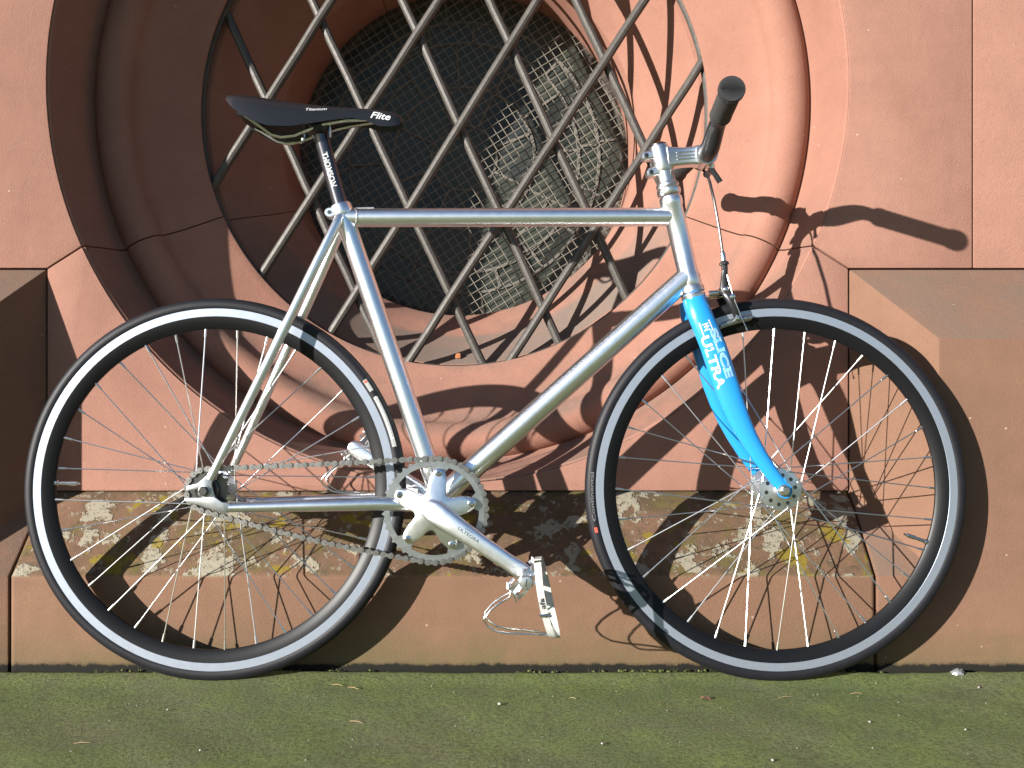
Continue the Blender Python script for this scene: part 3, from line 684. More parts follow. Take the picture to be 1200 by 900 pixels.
# --- seat post and saddle
sp = part('seat_post')
p0, p1 = L(seatu(0.83), 0.83), L(-0.3495, 0.9765)
MB().tube([p0, p1 - (p1 - p0) * 0.06, p1], [0.0136, 0.0136, 0.0150], 24).obj('post', 'postmetal', sp)
ax = (p1 - p0).normalized(); acr = Vector((ax.z, 0, -ax.x))
def post_pt(s_, t):                           # read downwards, towards the back of the post
    th = t / 0.0138
    return p0 + ax * (0.115 - s_) + acr * (0.0138 * math.sin(th)) + Vector((0, -1, 0)) * (0.0138 * math.cos(th) + 0.0004)
lettering('lettering', 'THOMSON', 'white', sp, lambda s_, t: post_pt(s_, -0.006 + t), 0.066, 0.011, offset=0.03)
cl = MB().loft([rrect(L(-0.352, v_), 0, 0, 0, 0) for v_ in ()] or [[L(-0.352 + a_ * math.cos(t), v_, b_ * math.sin(t)) for t in [2 * PI * j / 16 for j in range(16)]] for v_, a_, b_ in ((0.974, 0.012, 0.014), (0.978, 0.020, 0.025), (0.986, 0.023, 0.028), (0.990, 0.022, 0.028), (0.993, 0.018, 0.024))])
cl.obj('saddle_clamp', 'blackpaint', sp)
for du in (-0.024, 0.022):
    MB().tube([L(-0.352 + du, 0.968, 0.012), L(-0.352 + du, 0.998, 0.012)], 0.0026, 8).obj('clamp_bolt', 'steel', sp)
MB().tube([L(-0.378, 0.966, 0.012), L(-0.378, 0.961, 0.012)], [0.0045, 0.004], 10).obj('bolt_head', 'steel', sp)
sd = part('saddle')
ST = [(-0.5120, 1.0400, 1.0330, 0.030), (-0.5100, 1.0425, 1.0268, 0.046), (-0.4930, 1.0442, 1.0076, 0.058), (-0.4615, 1.0410, 0.9850, 0.064), (-0.4307, 1.0360, 0.9750, 0.063), (-0.3926, 1.0305, 0.9760, 0.056), (-0.3549, 1.0270, 0.9845, 0.046), (-0.3171, 1.0242, 0.9945, 0.035),
      (-0.2867, 1.0236, 0.9995, 0.027), (-0.2637, 1.0228, 0.9960, 0.023), (-0.2405, 1.0212, 0.9866, 0.0205), (-0.2173, 1.0170, 0.9868, 0.018), (-0.2050, 1.0120, 0.9910, 0.013), (-0.1995, 1.0060, 0.9975, 0.006)]
secs = []
for u_, vt, vb, hw in ST:
    top = []
    for j in range(17):
        t = -1 + 2 * j / 16; a = abs(t)
        top.append(L(u_, vb + (vt - vb) * (1 - a ** 2.6) ** 0.62, hw * math.copysign(min(1, a ** 0.8), t)))
    bot = [L(u_, vb + (vt - vb) * 0.10, hw * 0.90), L(u_, vb + (vt - vb) * 0.45, hw * 0.6), L(u_, vb + (vt - vb) * 0.55, 0), L(u_, vb + (vt - vb) * 0.45, -hw * 0.6), L(u_, vb + (vt - vb) * 0.10, -hw * 0.90)]
    secs.append(top + bot)
MB().loft(secs).obj('cover', 'leather', sd, ang=70)
def saddle_pt(u_, v_):                        # point on the near flank of the cover
    for k in range(len(ST) - 1):
        if ST[k][0] <= u_ <= ST[k + 1][0]: break
    f = (u_ - ST[k][0]) / (ST[k + 1][0] - ST[k][0]); vt, vb, hw = (ST[k][i] + (ST[k + 1][i] - ST[k][i]) * f for i in (1, 2, 3))
    yq = max(0.0, min(0.999, (v_ - vb) / (vt - vb))); a = (1 - yq ** (1 / 0.62)) ** (1 / 2.6)
    return L(u_, v_, hw * a ** 0.8 + 0.0012)
lettering('lettering', 'Flite', 'white', sd, lambda s_, t: saddle_pt(-0.2555 + s_, 1.0010 - s_ * 0.10 + t), 0.036, 0.0135, shear=0.35, offset=0.02)
lettering('lettering', 'Titanium', 'white', sd, lambda s_, t: saddle_pt(-0.3680 + s_, 1.0075 + s_ * 0.12 + t), 0.036, 0.0058, shear=0.2, offset=0.01)
for s in (1, -1):
    MB().tube([L(-0.484, 1.004, s * 0.046), L(-0.470, 0.9955, s * 0.040), L(-0.450, 0.982, s * 0.030), L(-0.432, 0.9700, s * 0.0235), L(-0.415, 0.9660, s * 0.022), L(-0.392, 0.9690, s * 0.022), L(-0.366, 0.9800, s * 0.022), L(-0.340, 0.9895, s * 0.022), L(-0.300, 0.9975, s * 0.019), L(-0.255, 1.002, s * 0.010), L(-0.225, 1.002, s * 0.004)], 0.0035, 10).obj('rail', 'steel', sd)
    MB().tube([L(-0.488, 1.003, s * 0.046), L(-0.478, 1.000, s * 0.046)], [0.006, 0.005], 10).obj('rail_socket', 'blackpaint', sd)
MB().loft([[L(-0.488 + a_, 1.020, w_), L(-0.476 + a_, 1.020, w_), L(-0.472 + a_, 1.002, w_), L(-0.486 + a_, 1.000, w_)] for a_, w_ in ((0.006, -0.052), (0, -0.03), (-0.003, 0), (0, 0.03), (0.006, 0.052))]).obj('rear_bridge', 'blackpaint', sd)

# --- wheels
def wheel(name, cu, hub_r, valve_a, rot0, label_a, rear):
    wp = empty(name, L(cu, RW, 0), bike)
    ty = []
    tcr, trr = RW - 0.0122, 0.0122
    for i in range(21):
        a = R(-128 + 256 * i / 20); ty.append((tcr + trr * math.cos(a), -trr * 0.97 * math.sin(a)))
    MB().lathe(ty, 128).obj('tyre', 'rubber', wp, ang=70)
    ro, rt, ri = 0.3175, 0.3030, 0.2810
    for s in (1, -1):
        MB().lathe([(ro, -s * 0.0085), (ro - 0.001, -s * 0.0102), (rt, -s * 0.0102), (rt - 0.0004, -s * 0.0098)], 128).obj('brake_track', 'track', wp)
    MB().lathe([(rt + 0.0003, -0.0099), (rt - 0.006, -0.0092), (ri + 0.003, -0.0048), (ri, -0.0024), (ri, 0.0024), (ri + 0.003, 0.0048), (rt - 0.006, 0.0092), (rt + 0.0003, 0.0099)], 128).obj('rim', 'rimblack', wp, ang=40)
    # hub
    hw = 0.034 if not rear else 0.032
    hbm = MB(); pr_ = [(0.0001, -0.047), (0.009, -0.047), (0.011, -0.044), (0.0115, -hw - 0.004), (0.016, -hw - 0.003), (hub_r, -hw - 0.0015), (hub_r + 0.0008, -hw), (hub_r, -hw + 0.0015), (0.017, -hw + 0.004), (0.0125, -hw + 0.012), (0.0115, 0)]
    pr_ += [(r, -h) for r, h in pr_[-2::-1]]
    hbm.lathe(pr_, 40); hbm.obj('hub', 'alu_satin', wp, ang=30)
    for s in (1, -1):
        if not rear or s < 0:
            for k in range(10):
                a = R(10) + 2 * PI * k / 10; c_ = Vector(((hub_r * 0.70) * math.cos(a), -s * (hw + 0.0022), (hub_r * 0.70) * math.sin(a)))
                MB().tube([c_, c_ - Vector((0, s * 0.0006, 0))], 0.0034, 12).obj('flange_hole', 'darksteel', wp)
        MB().tube([(0, -s * 0.044, 0), (0, -s * 0.0725, 0)], 0.0045, 12).obj('axle', 'steel', wp)
        e0 = 0.0655 if rear else 0.0570
        MB().tube([(0, -s * e0, 0), (0, -s * (e0 + 0.0015), 0), (0, -s * (e0 + 0.0018), 0)], [0.0105, 0.0105, 0.009], 24).obj('washer', 'alu_dull', wp)
        MB().tube([(0, -s * (e0 + 0.0018), 0), (0, -s * (e0 + 0.009), 0), (0, -s * (e0 + 0.0100), 0)], [0.0085, 0.0085, 0.0068], 6).obj('axle_nut', 'darksteel' if rear else 'steel', wp, ang=20)
        if not rear: MB().tube([(0, -s * 0.046, 0), (0, -s * 0.0495, 0)], 0.0088, 16).obj('cone_nut', 'steel', wp)
    # spokes: 32, three-cross
    rr = ri + 0.001
    def spoke_mesh(s, c_):
        a = R(c_); h = Vector(((hub_r - 0.0025) * math.cos(a), -s * (hw + (0.0022 if c_ > 0 else -0.0022)), (hub_r - 0.0025) * math.sin(a)))
        e = Vector((rr, -s * 0.0012, 0)); dd = (e - h)
        b_ = MB().tube([h, h + dd * 0.06, h + dd * 0.10, h + dd * 0.945, h + dd * 0.946, e], [0.00125, 0.00125, 0.00108, 0.00108, 0.0020, 0.0022], 6)
        b_.tube([h + Vector((0, -s * 0.0012 * (1 if c_ > 0 else -1), 0)), h], [0.0019, 0.0017], 6)
        return b_.mesh('spoke', 'spoke')
    for s in (1, -1):
        for c_, base in ((67.5, 0), (-67.5, 22.5)):
            me = spoke_mesh(s, c_)
            for j in range(8):
                ang = rot0 + base + 45 * j + (11.25 if s < 0 else 0)
                link('spoke', me, wp, Matrix.Rotation(-R(ang), 4, 'Y'))
    va = R(valve_a); vd = Vector((math.cos(va), 0, math.sin(va)))
    vb = MB(); vb.tube([vd * (ri + 0.001), vd * (ri - 0.003), vd * (ri - 0.0035), vd * (ri - 0.022), vd * (ri - 0.0225), vd * (ri - 0.036), vd * (ri - 0.0365), vd * (ri - 0.042)], [0.0052, 0.0050, 0.0031, 0.0031, 0.0038, 0.0038, 0.0024, 0.0018], 10); vb.obj('valve', 'steel', wp, ang=30)
    # sidewall print
    def side(s_, t, a0, r0, sg):
        a = a0 - sg * s_ / r0; r_ = r0 + sg * t if sg > 0 else r0 - t
        rho = r_ - tcr; y = math.sqrt(max(0, trr * trr - rho * rho)) * 0.97
        return Vector((r_ * math.cos(a), -(y + 0.0005), r_ * math.sin(a)))
    if rear:
        bnd = MB(); N = 22; a0 = R(label_a); span = 0.128
        for i in range(N):
            s0, s1 = span * i / N, span * (i + 1) / N - 0.0001
            if i in (4, 5): continue
            for q in range(3):
                t0, t1 = 0.0075 * q / 3, 0.0075 * (q + 1) / 3
                bnd.add([side(s0, t0, a0, 0.3205, 1), side(s1, t0, a0, 0.3205, 1), side(s1, t1, a0, 0.3205, 1), side(s0, t1, a0, 0.3205, 1)], [(0, 1, 2, 3)])
        bnd.obj('sidewall_label', 'greyprint', wp, smooth=True, ang=80)
        lettering('lettering', 'Continental', 'white', wp, lambda s_, t: side(s_ + 0.034, t + 0.001, a0, 0.3205, 1) + Vector((0, -0.0003, 0)), 0.080, 0.0056, offset=0.03)
        bnd = MB().add([side(s_, t, a0, 0.3205, 1) + Vector((0, -0.0003, 0)) for s_, t in ((0.002, 0.001), (0.006, 0.001), (0.006, 0.0065), (0.002, 0.0065))], [(0, 1, 2, 3)]); bnd.obj('red_mark', 'redprint', wp, smooth=False)
    else:
        lettering('lettering', 'Continental', 'dimprint', wp, lambda s_, t: side(s_, t, R(label_a), 0.3210, 1), 0.085, 0.0058, offset=0.02)
        a0 = R(label_a)
        MB().add([side(s_, t, a0, 0.3210, 1) for s_, t in ((-0.020, 0.001), (-0.011, 0.001), (-0.011, 0.006), (-0.020, 0.006))], [(0, 1, 2, 3)]).obj('red_mark', 'redprint', wp, smooth=False)
    return wp
REAR_U, FRONT_U = -0.5215, 0.4633
rw = wheel('rear_wheel', REAR_U, 0.0290, 178.0, 4.0, 36, True)
fw = wheel('front_wheel', FRONT_U, 0.0360, -19.5, 0.0, 190, False)

# --- the measured frame outline is brought to the bicycle's true lean
for pt_ in (frame, hs, st, hb, bc, fk, sp, sd):
    for o in pt_.children:
        for vx in o.data.vertices:
            u_, y_, v_ = vx.co
            k_ = (v_ * 0.99692 - 0.519) / (1.79 + v_ * 0.07846)
            v2_ = (0.519 + k_ * 1.79) / (0.99939 - k_ * 0.0349)
            vx.co = (u_ * (1.79 + v2_ * 0.0349) / (1.79 + v_ * 0.07846), y_, v2_)

# --- drivetrain
def gear(n, rroot, rtip, rin, y, th, c, holes=0):
    b_ = MB(); pts = []
    for i in range(n):
        for f, r_ in ((0.0, rroot), (0.22, rroot), (0.40, rtip), (0.60, rtip), (0.78, rroot)):
            pts.append((r_, 2 * PI * (i + f) / n))
    m = len(pts); vs = []
    for yy in (y - th / 2, y + th / 2):
        vs += [(c[0] + r_ * math.cos(a), yy, c[1] + r_ * math.sin(a)) for r_, a in pts]
        vs += [(c[0] + rin * math.cos(a), yy, c[1] + rin * math.sin(a)) for r_, a in pts]
    fs = []
    for i in range(m):
        j = (i + 1) % m
        fs += [(i, j, m + j, m + i), (2 * m + i, 3 * m + i, 3 * m + j, 2 * m + j), (i, 2 * m + i, 2 * m + j, j), (m + i, m + j, 3 * m + j, 3 * m + i)]
    return b_.add(vs, fs)
CH = 0.0445                                   # chain line
ck = part('crankset')
SA = [R(83 + 72 * k) for k in range(5)]
cring = gear(44, 0.0864, 0.0900, 0.0765, -CH, 0.0030, BB)
for a in SA:                                  # tabs for the bolts
    c_ = Vector((math.cos(a), math.sin(a))); n_ = Vector((-c_.y, c_.x))
    poly = [c_ * 0.0775 + n_ * 0.018, c_ * 0.0775 - n_ * 0.018, c_ * 0.066 - n_ * 0.0095, c_ * 0.0585 - n_ * 0.007, c_ * 0.0575, c_ * 0.0585 + n_ * 0.007, c_ * 0.066 + n_ * 0.0095]
    cring.prism([(BB[0] + p.x, BB[1] + p.y) for p in poly], -CH - 0.0014, -CH + 0.0014)
cring.obj('chainring', 'alu_dull', ck, ang=30)
# spider
PEDV = (0.0225, 0.1985); cd = Vector((PEDV[0] - BB[0], PEDV[1] - BB[1])); clen = cd.length; cd.normalize(); ca_ = math.atan2(cd.y, cd.x)
sp_ = MB(); N = 180; rings = []
def star_r(a):
    r_ = 0.0
    for s in SA:
        dlt = abs((a - s + PI) % (2 * PI) - PI)
        if dlt < R(36.01):
            # straight-sided arm, half width shrinking outwards
            rr_ = 0.0725
            hwid = 0.0145
            if math.sin(dlt) * rr_ > hwid: rr_ = hwid / max(1e-4, math.sin(dlt)) * 1.0
            r_ = max(r_, rr_)
    return max(r_, 0.0335)
outl = [star_r(2 * PI * i / N) for i in range(N)]
outl = [sum(outl[(i + k) % N] for k in range(-4, 5)) / 9 for i in range(N)]
def star_ring(f, w_): return [L(BB[0] + outl[i] * f * math.cos(2 * PI * i / N), BB[1] + outl[i] * f * math.sin(2 * PI * i / N), w_ if not callable(w_) else w_(outl[i] * f)) for i in range(N)]
wf = lambda r_: 0.0555 + 0.0145 * max(0.0, 1 - r_ / 0.066) ** 1.1
secs = [star_ring(0.97, 0.0470), star_ring(1.0, 0.0485), star_ring(1.0, 0.0530), star_ring(0.965, lambda r_: wf(r_) - 0.0006), star_ring(0.85, wf), star_ring(0.6, wf), star_ring(0.35, wf), star_ring(0.1, wf)]
sp_.loft(secs); sp_.obj('spider', 'alu', ck, ang=45)
for a in SA:
    c_ = (BB[0] + 0.065 * math.cos(a), BB[1] + 0.065 * math.sin(a))
    MB().tube([L(*c_, 0.0540), L(*c_, 0.0572), L(*c_, 0.0576), L(*c_, 0.0576), L(*c_, 0.0562)], [0.0062, 0.0062, 0.0054, 0.0032, 0.0030], 18).obj('chainring_bolt', 'steel', ck, ang=30)
    MB().tube([L(*c_, 0.0560), L(*c_, 0.0566)], 0.0030, 6).obj('bolt_socket', 'darksteel', ck)
def crank(s, dirv, name):
    nn = Vector((-dirv.y, dirv.x)); secs = []
    for f, hw, th_, w_ in ((-0.10, 0.010, 0.006, 0.060), (-0.08, 0.0165, 0.0090, 0.0605), (0.0, 0.0215, 0.0105, 0.0630), (0.10, 0.0205, 0.0110, 0.0660), (0.25, 0.0180, 0.0100, 0.0700), (0.5, 0.0152, 0.0085, 0.0745), (0.8, 0.0138, 0.0075, 0.0780), (0.95, 0.0150, 0.0074, 0.0790), (1.02, 0.0140, 0.0072, 0.0795), (1.06, 0.0100, 0.0068, 0.0795), (1.075, 0.004, 0.005, 0.0795)):
        c_ = Vector(BB) + dirv * clen * f
        ring = []
        for j in range(20):
            a = 2 * PI * j / 20; x = math.copysign(abs(math.cos(a)) ** 0.7, math.cos(a)) * hw; y = math.copysign(abs(math.sin(a)) ** 0.7, math.sin(a)) * th_
            ring.append(L(c_.x + nn.x * x, c_.y + nn.y * x, s * (w_ + y)))
        secs.append(ring)
    return MB().loft(secs).obj(name, 'alu', ck, ang=50)
crank(1, cd, 'crank_arm'); crank(-1, -cd, 'crank_arm')
nn_ = Vector((-cd.y, cd.x))
def crank_pt(s_, t, lift=0.0003):
    f = 0.27 + s_ / clen; c_ = Vector(BB) + cd * clen * f + nn_ * t
    hw = 0.0180 - (f - 0.25) * 0.0112; th_ = 0.0100 - (f - 0.25) * 0.006; w_ = 0.0700 + (f - 0.25) * 0.018
    x = min(0.99, abs(t) / hw); y = (1 - x ** (2 / 0.7)) ** (0.7 / 2) * th_
    return L(c_.x, c_.y, w_ + y + lift)
lettering('lettering', 'ULTEGRA', 'darkprint', ck, lambda s_, t: crank_pt(s_, -0.001 + t), 0.042, 0.0050, offset=0.01)
lettering('lettering', 'SHIMANO', 'darkprint', ck, lambda s_, t: crank_pt(s_ + 0.010, 0.0062 + t), 0.016, 0.0022)
# rear sprocket
spr = gear(18, 0.0338, 0.0388, 0.020, -CH, 0.0030, (0, 0)); spr.lathe([(0.021, -CH - 0.001), (0.021, -0.050), (0.018, -0.052), (0.0125, -0.052)], 24)
spr.obj('sprocket', 'darksteel', rw, ang=30)

# --- chain
chn = part('chain')
rs, rc = 0.0364, 0.0893
S2, C2 = Vector((REAR_U, RW)), Vector(BB)
dv = C2 - S2; dist = dv.length; base = math.atan2(dv.y, dv.x); al = math.asin((rc - rs) / dist)
ut = base + PI / 2 + al; lt = base - PI / 2 - al     # tangent normals
path = []
def P2(c_, r_, a): return c_ + Vector((math.cos(a), math.sin(a))) * r_
for i in range(60): path.append(P2(C2, rc, ut + (lt + 2 * PI - ut - 2 * PI) * i / 59))      # over the front of the ring
A_, B_ = P2(C2, rc, lt), P2(S2, rs, lt)
for i in range(1, 40):
    t = i / 40; p = A_.lerp(B_, t); path.append(p - Vector((0, 0.006 * math.sin(PI * t))))
for i in range(30): path.append(P2(S2, rs, lt - (2 * PI - (ut - lt)) * i / 29))
A_, B_ = P2(S2, rs, ut), P2(C2, rc, ut)
for i in range(1, 40):
    t = i / 40; path.append(A_.lerp(B_, t) - Vector((0, 0.0012 * math.sin(PI * t))))
path.append(path[0]); cl_ = [0.0]
for i in range(1, len(path)): cl_.append(cl_[-1] + (path[i] - path[i - 1]).length)
tot = cl_[-1]; nl = int(round(tot / 0.0127)) // 2 * 2; pit = tot / nl
def along(s_):
    s_ %= tot; i = 1
    while cl_[i] < s_: i += 1
    return path[i - 1].lerp(path[i], (s_ - cl_[i - 1]) / max(1e-9, cl_[i] - cl_[i - 1]))
def plate_mesh(outer):
    out = []
    for cx_, a0 in ((pit / 2, -146), (-pit / 2, 34)):
        for k in range(9):
            a = R(a0 + 292 * k / 8); out.append((cx_ + 0.0051 * math.cos(a), 0.0051 * math.sin(a)))
    b_ = MB(); off = 0.0044 if outer else 0.0030
    for s in (1, -1):
        b_.prism(out, s * off - 0.0006, s * off + 0.0006)
    for cx_ in (pit / 2, -pit / 2):
        if outer: b_.tube([(cx_, -0.0058, 0), (cx_, 0.0058, 0)], 0.0018, 8)
        else: b_.tube([(cx_, -0.0026, 0), (cx_, 0.0026, 0)], 0.0038, 8)
    return b_.mesh('link', 'chain' if outer else 'chain_inner', ang=30)
pm = (plate_mesh(True), plate_mesh(False))
for i in range(nl):
    a_, b_ = along(i * pit), along((i + 1) * pit); m_ = (a_ + b_) / 2; an = math.atan2(b_.y - a_.y, b_.x - a_.x)
    link('link', pm[i % 2], chn, Matrix.Translation(L(m_.x, m_.y, CH)) @ Matrix.Rotation(-an, 4, 'Y'))

# --- pedals with toe clips and straps
def pedal(s, u0, v0):
    pd = empty('pedal', L(u0, v0, s * 0.079), bike)
    Q = lambda x, z, w_: Vector((x, -s * w_, z))
    f = Vector((-0.70, -0.714)); n = Vector((0.714, -0.70))      # towards the toe; towards the clip side
    def FN(a, c_, w_): return Q(f.x * a + n.x * c_, f.y * a + n.y * c_, w_)
    MB().tube([Q(0, 0, 0.0), Q(0, 0, 0.012), Q(0, 0, 0.013), Q(0, 0, 0.080), Q(0, 0, 0.082), Q(0, 0, 0.098), Q(0, 0, 0.1010), Q(0, 0, 0.1018)], [0.0070, 0.0070, 0.0105, 0.0085, 0.0115, 0.0115, 0.0098, 0.004], 20).obj('spindle', 'alu_satin', pd, ang=30)
    MB().box(Q(0, 0, 0.1014), (0.0016, 0.0012, 0.012), Matrix.Rotation(R(10), 3, 'Y')).obj('cap_slot', 'darksteel', pd, smooth=False)
    for sg in (1, -1):
        outl_ = ((0.016, 0.018), (0.022, 0.025), (0.034, 0.0285), (0.060, 0.0285), (0.078, 0.0270), (0.088, 0.0220), (0.0935, 0.0140), (0.0950, 0.0060))
        for e in (1, -1):                      # upper and lower rail of the cage
            secs = []
            for w_, a_ in outl_:
                h0, h1 = e * 0.0068, e * 0.0122
                secs.append([FN(sg * a_, h0, w_), FN(sg * (a_ + 0.0022), h0, w_), FN(sg * (a_ + 0.0022), h1, w_), FN(sg * a_, h1, w_)])
            MB().loft(secs).obj('cage_rail', 'alu_satin', pd, ang=40)
        for w_ in (0.030, 0.055, 0.080):       # webs between the rails
            MB().loft([[FN(sg * 0.0265, -0.0075, w_ + x_), FN(sg * 0.0290, -0.0075, w_ + x_), FN(sg * 0.0290, 0.0075, w_ + x_), FN(sg * 0.0265, 0.0075, w_ + x_)] for x_ in (-0.003, 0.003)]).obj('cage_web', 'alu_satin', pd, smooth=False)
        for k in range(5):                     # teeth of the cage
            w_ = 0.030 + k * 0.012
            for e in (1, -1):
                MB().loft([[FN(sg * 0.0280, e * 0.0118, w_ - 0.003), FN(sg * 0.0305, e * 0.0118, w_ - 0.003), FN(sg * 0.0305, e * 0.0118, w_ + 0.003), FN(sg * 0.0280, e * 0.0118, w_ + 0.003)],
                           [FN(sg * 0.0282, e * 0.0150, w_ - 0.001), FN(sg * 0.0302, e * 0.0150, w_ - 0.001), FN(sg * 0.0302, e * 0.0150, w_ + 0.001), FN(sg * 0.0282, e * 0.0150, w_ + 0.001)]]).obj('tooth', 'alu_satin', pd, smooth=False)
        MB().tube([FN(sg * 0.008, 0, 0.022), FN(sg * 0.0275, 0, 0.026)], [0.005, 0.0035], 8).obj('cage_arm', 'alu_satin', pd)
        MB().tube([FN(sg * 0.006, 0, 0.084), FN(sg * 0.0255, 0, 0.084)], [0.0055, 0.0035], 8).obj('cage_arm', 'alu_satin', pd)
    # wire toe clip
    cp = [(-0.024, -0.012), (-0.026, -0.026), (-0.040, -0.034), (-0.056, -0.046), (-0.0665, -0.058), (-0.0672, -0.064), (-0.060, -0.0735), (-0.046, -0.0815), (-0.026, -0.0845), (0.000, -0.0860), (0.022, -0.0880), (0.038, -0.0905)]
    for w0, w1 in ((0.034, 0.052), (0.076, 0.062)):
        pts = []
        for i, (x, z) in enumerate(cp):
            t = i / (len(cp) - 1); bow = math.sin(PI * t)
            pts.append(Q(x, z, w0 + (w1 - w0) * t + (0.010 if w0 > 0.06 else -0.010) * bow))
        MB().tube(pts, 0.0016, 8).obj('toe_clip_wire', 'steel', pd)
    MB().loft([[Q(-0.026, -0.012, w_), Q(-0.0245, -0.010, w_), Q(-0.014, -0.034, w_), Q(-0.0155, -0.036, w_)] for w_ in (0.030, 0.080)]).obj('toe_clip_plate', 'steel', pd, smooth=False)
    MB().loft([[Q(0.030, -0.0905, w_), Q(0.030, -0.0890, w_), Q(0.050, -0.0925, w_), Q(0.050, -0.0940, w_)] for w_ in (0.048, 0.066)]).obj('strap_loop', 'steel', pd, smooth=False)
    # strap: a flat band through the cage and round over the shoe
    path_ = [(0.018, 0.030, 0.090), (0.019, 0.020, 0.100), (0.0205, 0.000, 0.104), (0.0235, -0.020, 0.104), (0.0275, -0.040, 0.103), (0.032, -0.058, 0.099), (0.039, -0.076, 0.088), (0.046, -0.089, 0.072), (0.050, -0.0945, 0.056), (0.050, -0.090, 0.038), (0.047, -0.075, 0.022), (0.042, -0.052, 0.012), (0.036, -0.022, 0.009), (0.029, 0.008, 0.010), (0.024, 0.026, 0.018), (0.021, 0.0325, 0.040), (0.019, 0.0325, 0.070)]
    secs = []
    for i, p in enumerate(path_):
        a = Vector(path_[max(0, i - 1)]); c_ = Vector(path_[min(len(path_) - 1, i + 1)]); t = (c_ - a).normalized()
        wd = Vector((0.97, 0.14, 0.15)); wd = (wd - t * wd.dot(t)).normalized(); th_ = t.cross(wd)
        P_ = Vector(p); secs.append([Q(*(P_ + wd * x * 0.0058 + th_ * y * 0.0011)) for x, y in ((-1, -1), (1, -1), (1, 1), (-1, 1))])
    MB().loft(secs).obj('toe_strap', 'strap', pd, ang=50)
    MB().box(Q(0.0305, -0.050, 0.102), (0.017, 0.006, 0.0050), Matrix.Rotation(R(-12), 3, 'Y')).obj('buckle', 'steel', pd, smooth=False)
    MB().tube([Q(0.0205, -0.0495, 0.104), Q(0.040, -0.0515, 0.104)], 0.0021, 8).obj('buckle_roller', 'steel', pd)
    # loose strap end
    secs = []
    for p in ((0.031, -0.054, 0.103), (0.034, -0.066, 0.106), (0.038, -0.078, 0.103), (0.0405, -0.086, 0.096)):
        secs.append([Q(*(Vector(p) + Vector(o_))) for o_ in ((-0.0058, 0.001, -0.001), (0.0058, -0.001, -0.001), (0.0058, -0.001, 0.001), (-0.0058, 0.001, 0.001))])
    MB().loft(secs).obj('strap_end', 'strap', pd, ang=60)
    if s > 0:
        dn = Vector((0.0032, -0.020)).normalized(); dn = Vector((0.17, -0.985)); cr = Vector((0.985, 0.17))
        lettering('lettering', 'afa', 'darkprint', pd, lambda s_, t: Q(0.0268 - dn.x * s_ - 0.0008 + cr.x * (-t + 0.0043), -0.0400 - dn.y * s_ + cr.y * (-t + 0.0043), 0.1062), 0.017, 0.0080, offset=0.02)
    return pd
pedal(1, *PEDV); pedal(-1, 2 * BB[0] - PEDV[0], 2 * BB[1] - PEDV[1])

# ------------------------------------------------------------------ small things on the ground
def blob(c, r, sq=0.6, n=7, m=5, jit=0.25):
    vs = []; rng = random
    secs = []
    for i in range(m + 1):
        ph = PI * i / m; secs.append([(c[0] + r * math.sin(ph) * math.cos(2 * PI * j / n) * (1 + rng.uniform(-jit, jit)), c[1] + r * math.sin(ph) * math.sin(2 * PI * j / n) * (1 + rng.uniform(-jit, jit)), c[2] + r * sq * -math.cos(ph) * (1 + rng.uniform(-jit, jit))) for j in range(n)])
    return secs
ms = MB()
xcl = [random.uniform(-1.25, 1.25) for _ in range(15)]
for i in range(240):
    x = random.gauss(random.choice(xcl), 0.05); y = -0.159 + random.uniform(-0.005, 0.005); r_ = random.uniform(0.0012, 0.0036)
    ms.loft(blob((x, y, 0.003 + random.uniform(-.005, .003)), r_, 0.8, 6, 4, 0.35))
for i in range(200):                          # blades of moss and tiny weeds in the crack
    x = random.gauss(random.choice(xcl), 0.03); y = -0.160 + random.uniform(-0.006, 0.004); h = random.uniform(0.006, 0.013); dx, dy = random.uniform(-.006, .006), random.uniform(-.008, .002)
    ms.add([(x - 0.0008, y, -0.004), (x + 0.0008, y, -0.004), (x + dx, y + dy, h)], [(0, 1, 2)])
tag(ms.obj('moss', 'moss', ang=70), 'moss and tiny weeds filling the crack along the wall foot', kind='stuff')
gt = MB()
for i in range(380):
    x = random.uniform(-1.15, 1.15); y = random.uniform(-1.0, -0.17); r_ = random.choice((0.0006, 0.0008, 0.0010, 0.0014))
    gt.loft(blob((x, y, gh(x, y) - 0.0008), r_, 0.6, 5, 3, 0.4))
tag(gt.obj('grit', 'pebble', ang=70), 'fine grit scattered over the mossy pavement', kind='stuff')
needles = [(0.45, -0.30, 20), (0.10, -0.31, 160), (-0.30, -0.24, -15), (-0.27, -0.255, -30), (0.66, -0.62, -5), (-0.13, -0.62, 12), (-0.24, -0.42, -20), (0.24, -0.34, 60), (0.58, -0.27, 4), (-0.62, -0.52, 10)]
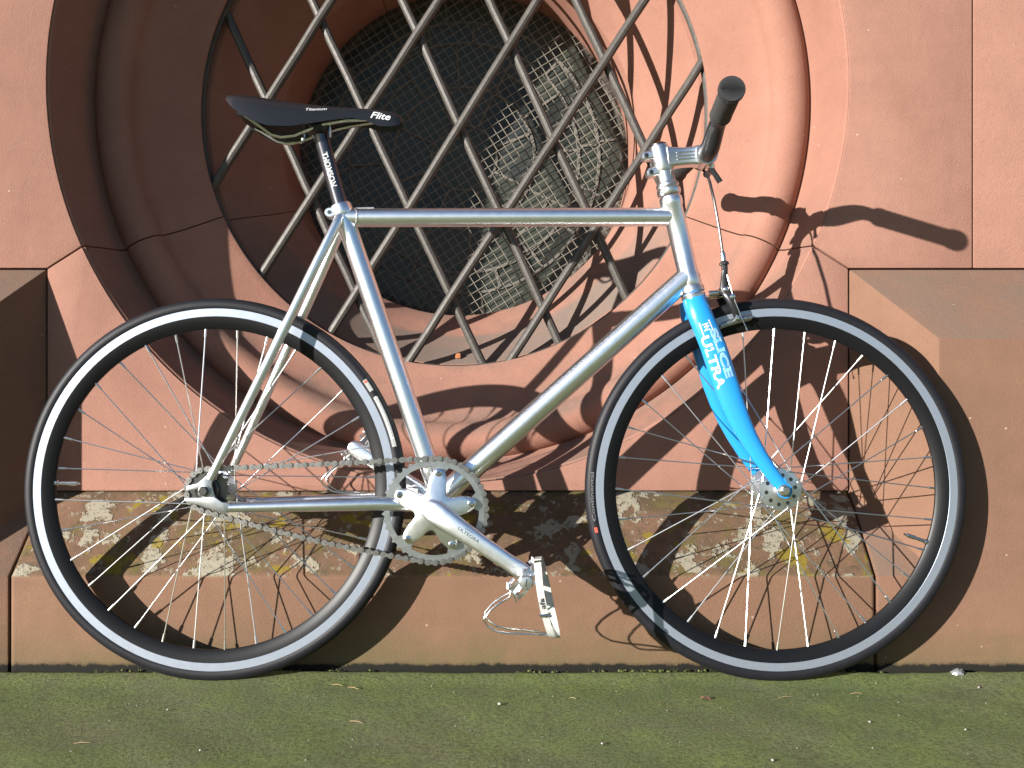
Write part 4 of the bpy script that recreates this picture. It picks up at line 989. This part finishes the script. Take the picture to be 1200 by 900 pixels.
for x, y, a in needles:
    ln = random.uniform(0.011, 0.024); d_ = Vector((math.cos(R(a)), math.sin(R(a)), 0)) * ln; c_ = Vector((x, y, gh(x, y) + 0.0006))
    o = MB().tube([c_ - d_ / 2, c_ + Vector((0, 0.0014, 0.0010)), c_ + d_ / 2], [0.0004, 0.00055, 0.0003], 6).obj('pine_needle', 'needle')
    tag(o, 'short dry brown pine needle lying on the mossy pavement', 'pine needle', 'pine needles scattered on the pavement')
for x, y, r_ in ((-0.02, -0.335, 0.0042), (-0.31, -0.62, 0.0030), (0.13, -0.52, 0.0030), (0.55, -0.42, 0.0028), (-0.55, -0.36, 0.0028), (0.80, -0.24, 0.003), (-0.44, -0.55, 0.0026), (0.36, -0.58, 0.0030), (0.68, -0.46, 0.0026), (-0.70, -0.64, 0.003)):
    tag(MB().loft(blob((x, y, gh(x, y) + r_ * 0.2), r_ * 0.75, 0.7)).obj('pebble', 'pebble', ang=60), 'tiny pale pebble lying on the mossy pavement', 'pebble', 'pebbles scattered on the pavement')
lf = MB(); c_ = (0.318, -0.315)
for k in range(5):
    a = 2 * PI * k / 5; lf.add([(c_[0], c_[1], 0.003), (c_[0] + 0.006 * math.cos(a), c_[1] + 0.006 * math.sin(a), 0.0045 + 0.002 * math.sin(3 * a)), (c_[0] + 0.010 * math.cos(a + 0.5), c_[1] + 0.009 * math.sin(a + 0.5), 0.001 + 0.003 * (k % 2)), (c_[0] + 0.006 * math.cos(a + 1.1), c_[1] + 0.006 * math.sin(a + 1.1), 0.006)], [(0, 1, 2, 3)])
tag(lf.obj('dry_leaf', 'leaf', ang=20), 'crumpled reddish dry leaf scrap on the pavement below the front wheel', 'leaf')
fo = MB(); secs = blob((0.790, -0.182, 0.009), 0.011, 0.5, 9, 6, 0.42); fo.loft(secs)
tag(fo.obj('plastic_scrap', 'foil', ang=10), 'crumpled clear plastic scrap on the ground right of the front wheel', 'litter')
pg = MB().box((CX + 0.004, 0.300, CZ - 0.527), (0.012, 0.012, 0.012)).obj('masonry_chip', 'rust', bevel=0.002)
tag(pg, 'small rusty orange masonry chip lying on the sill behind the grille', 'chip')
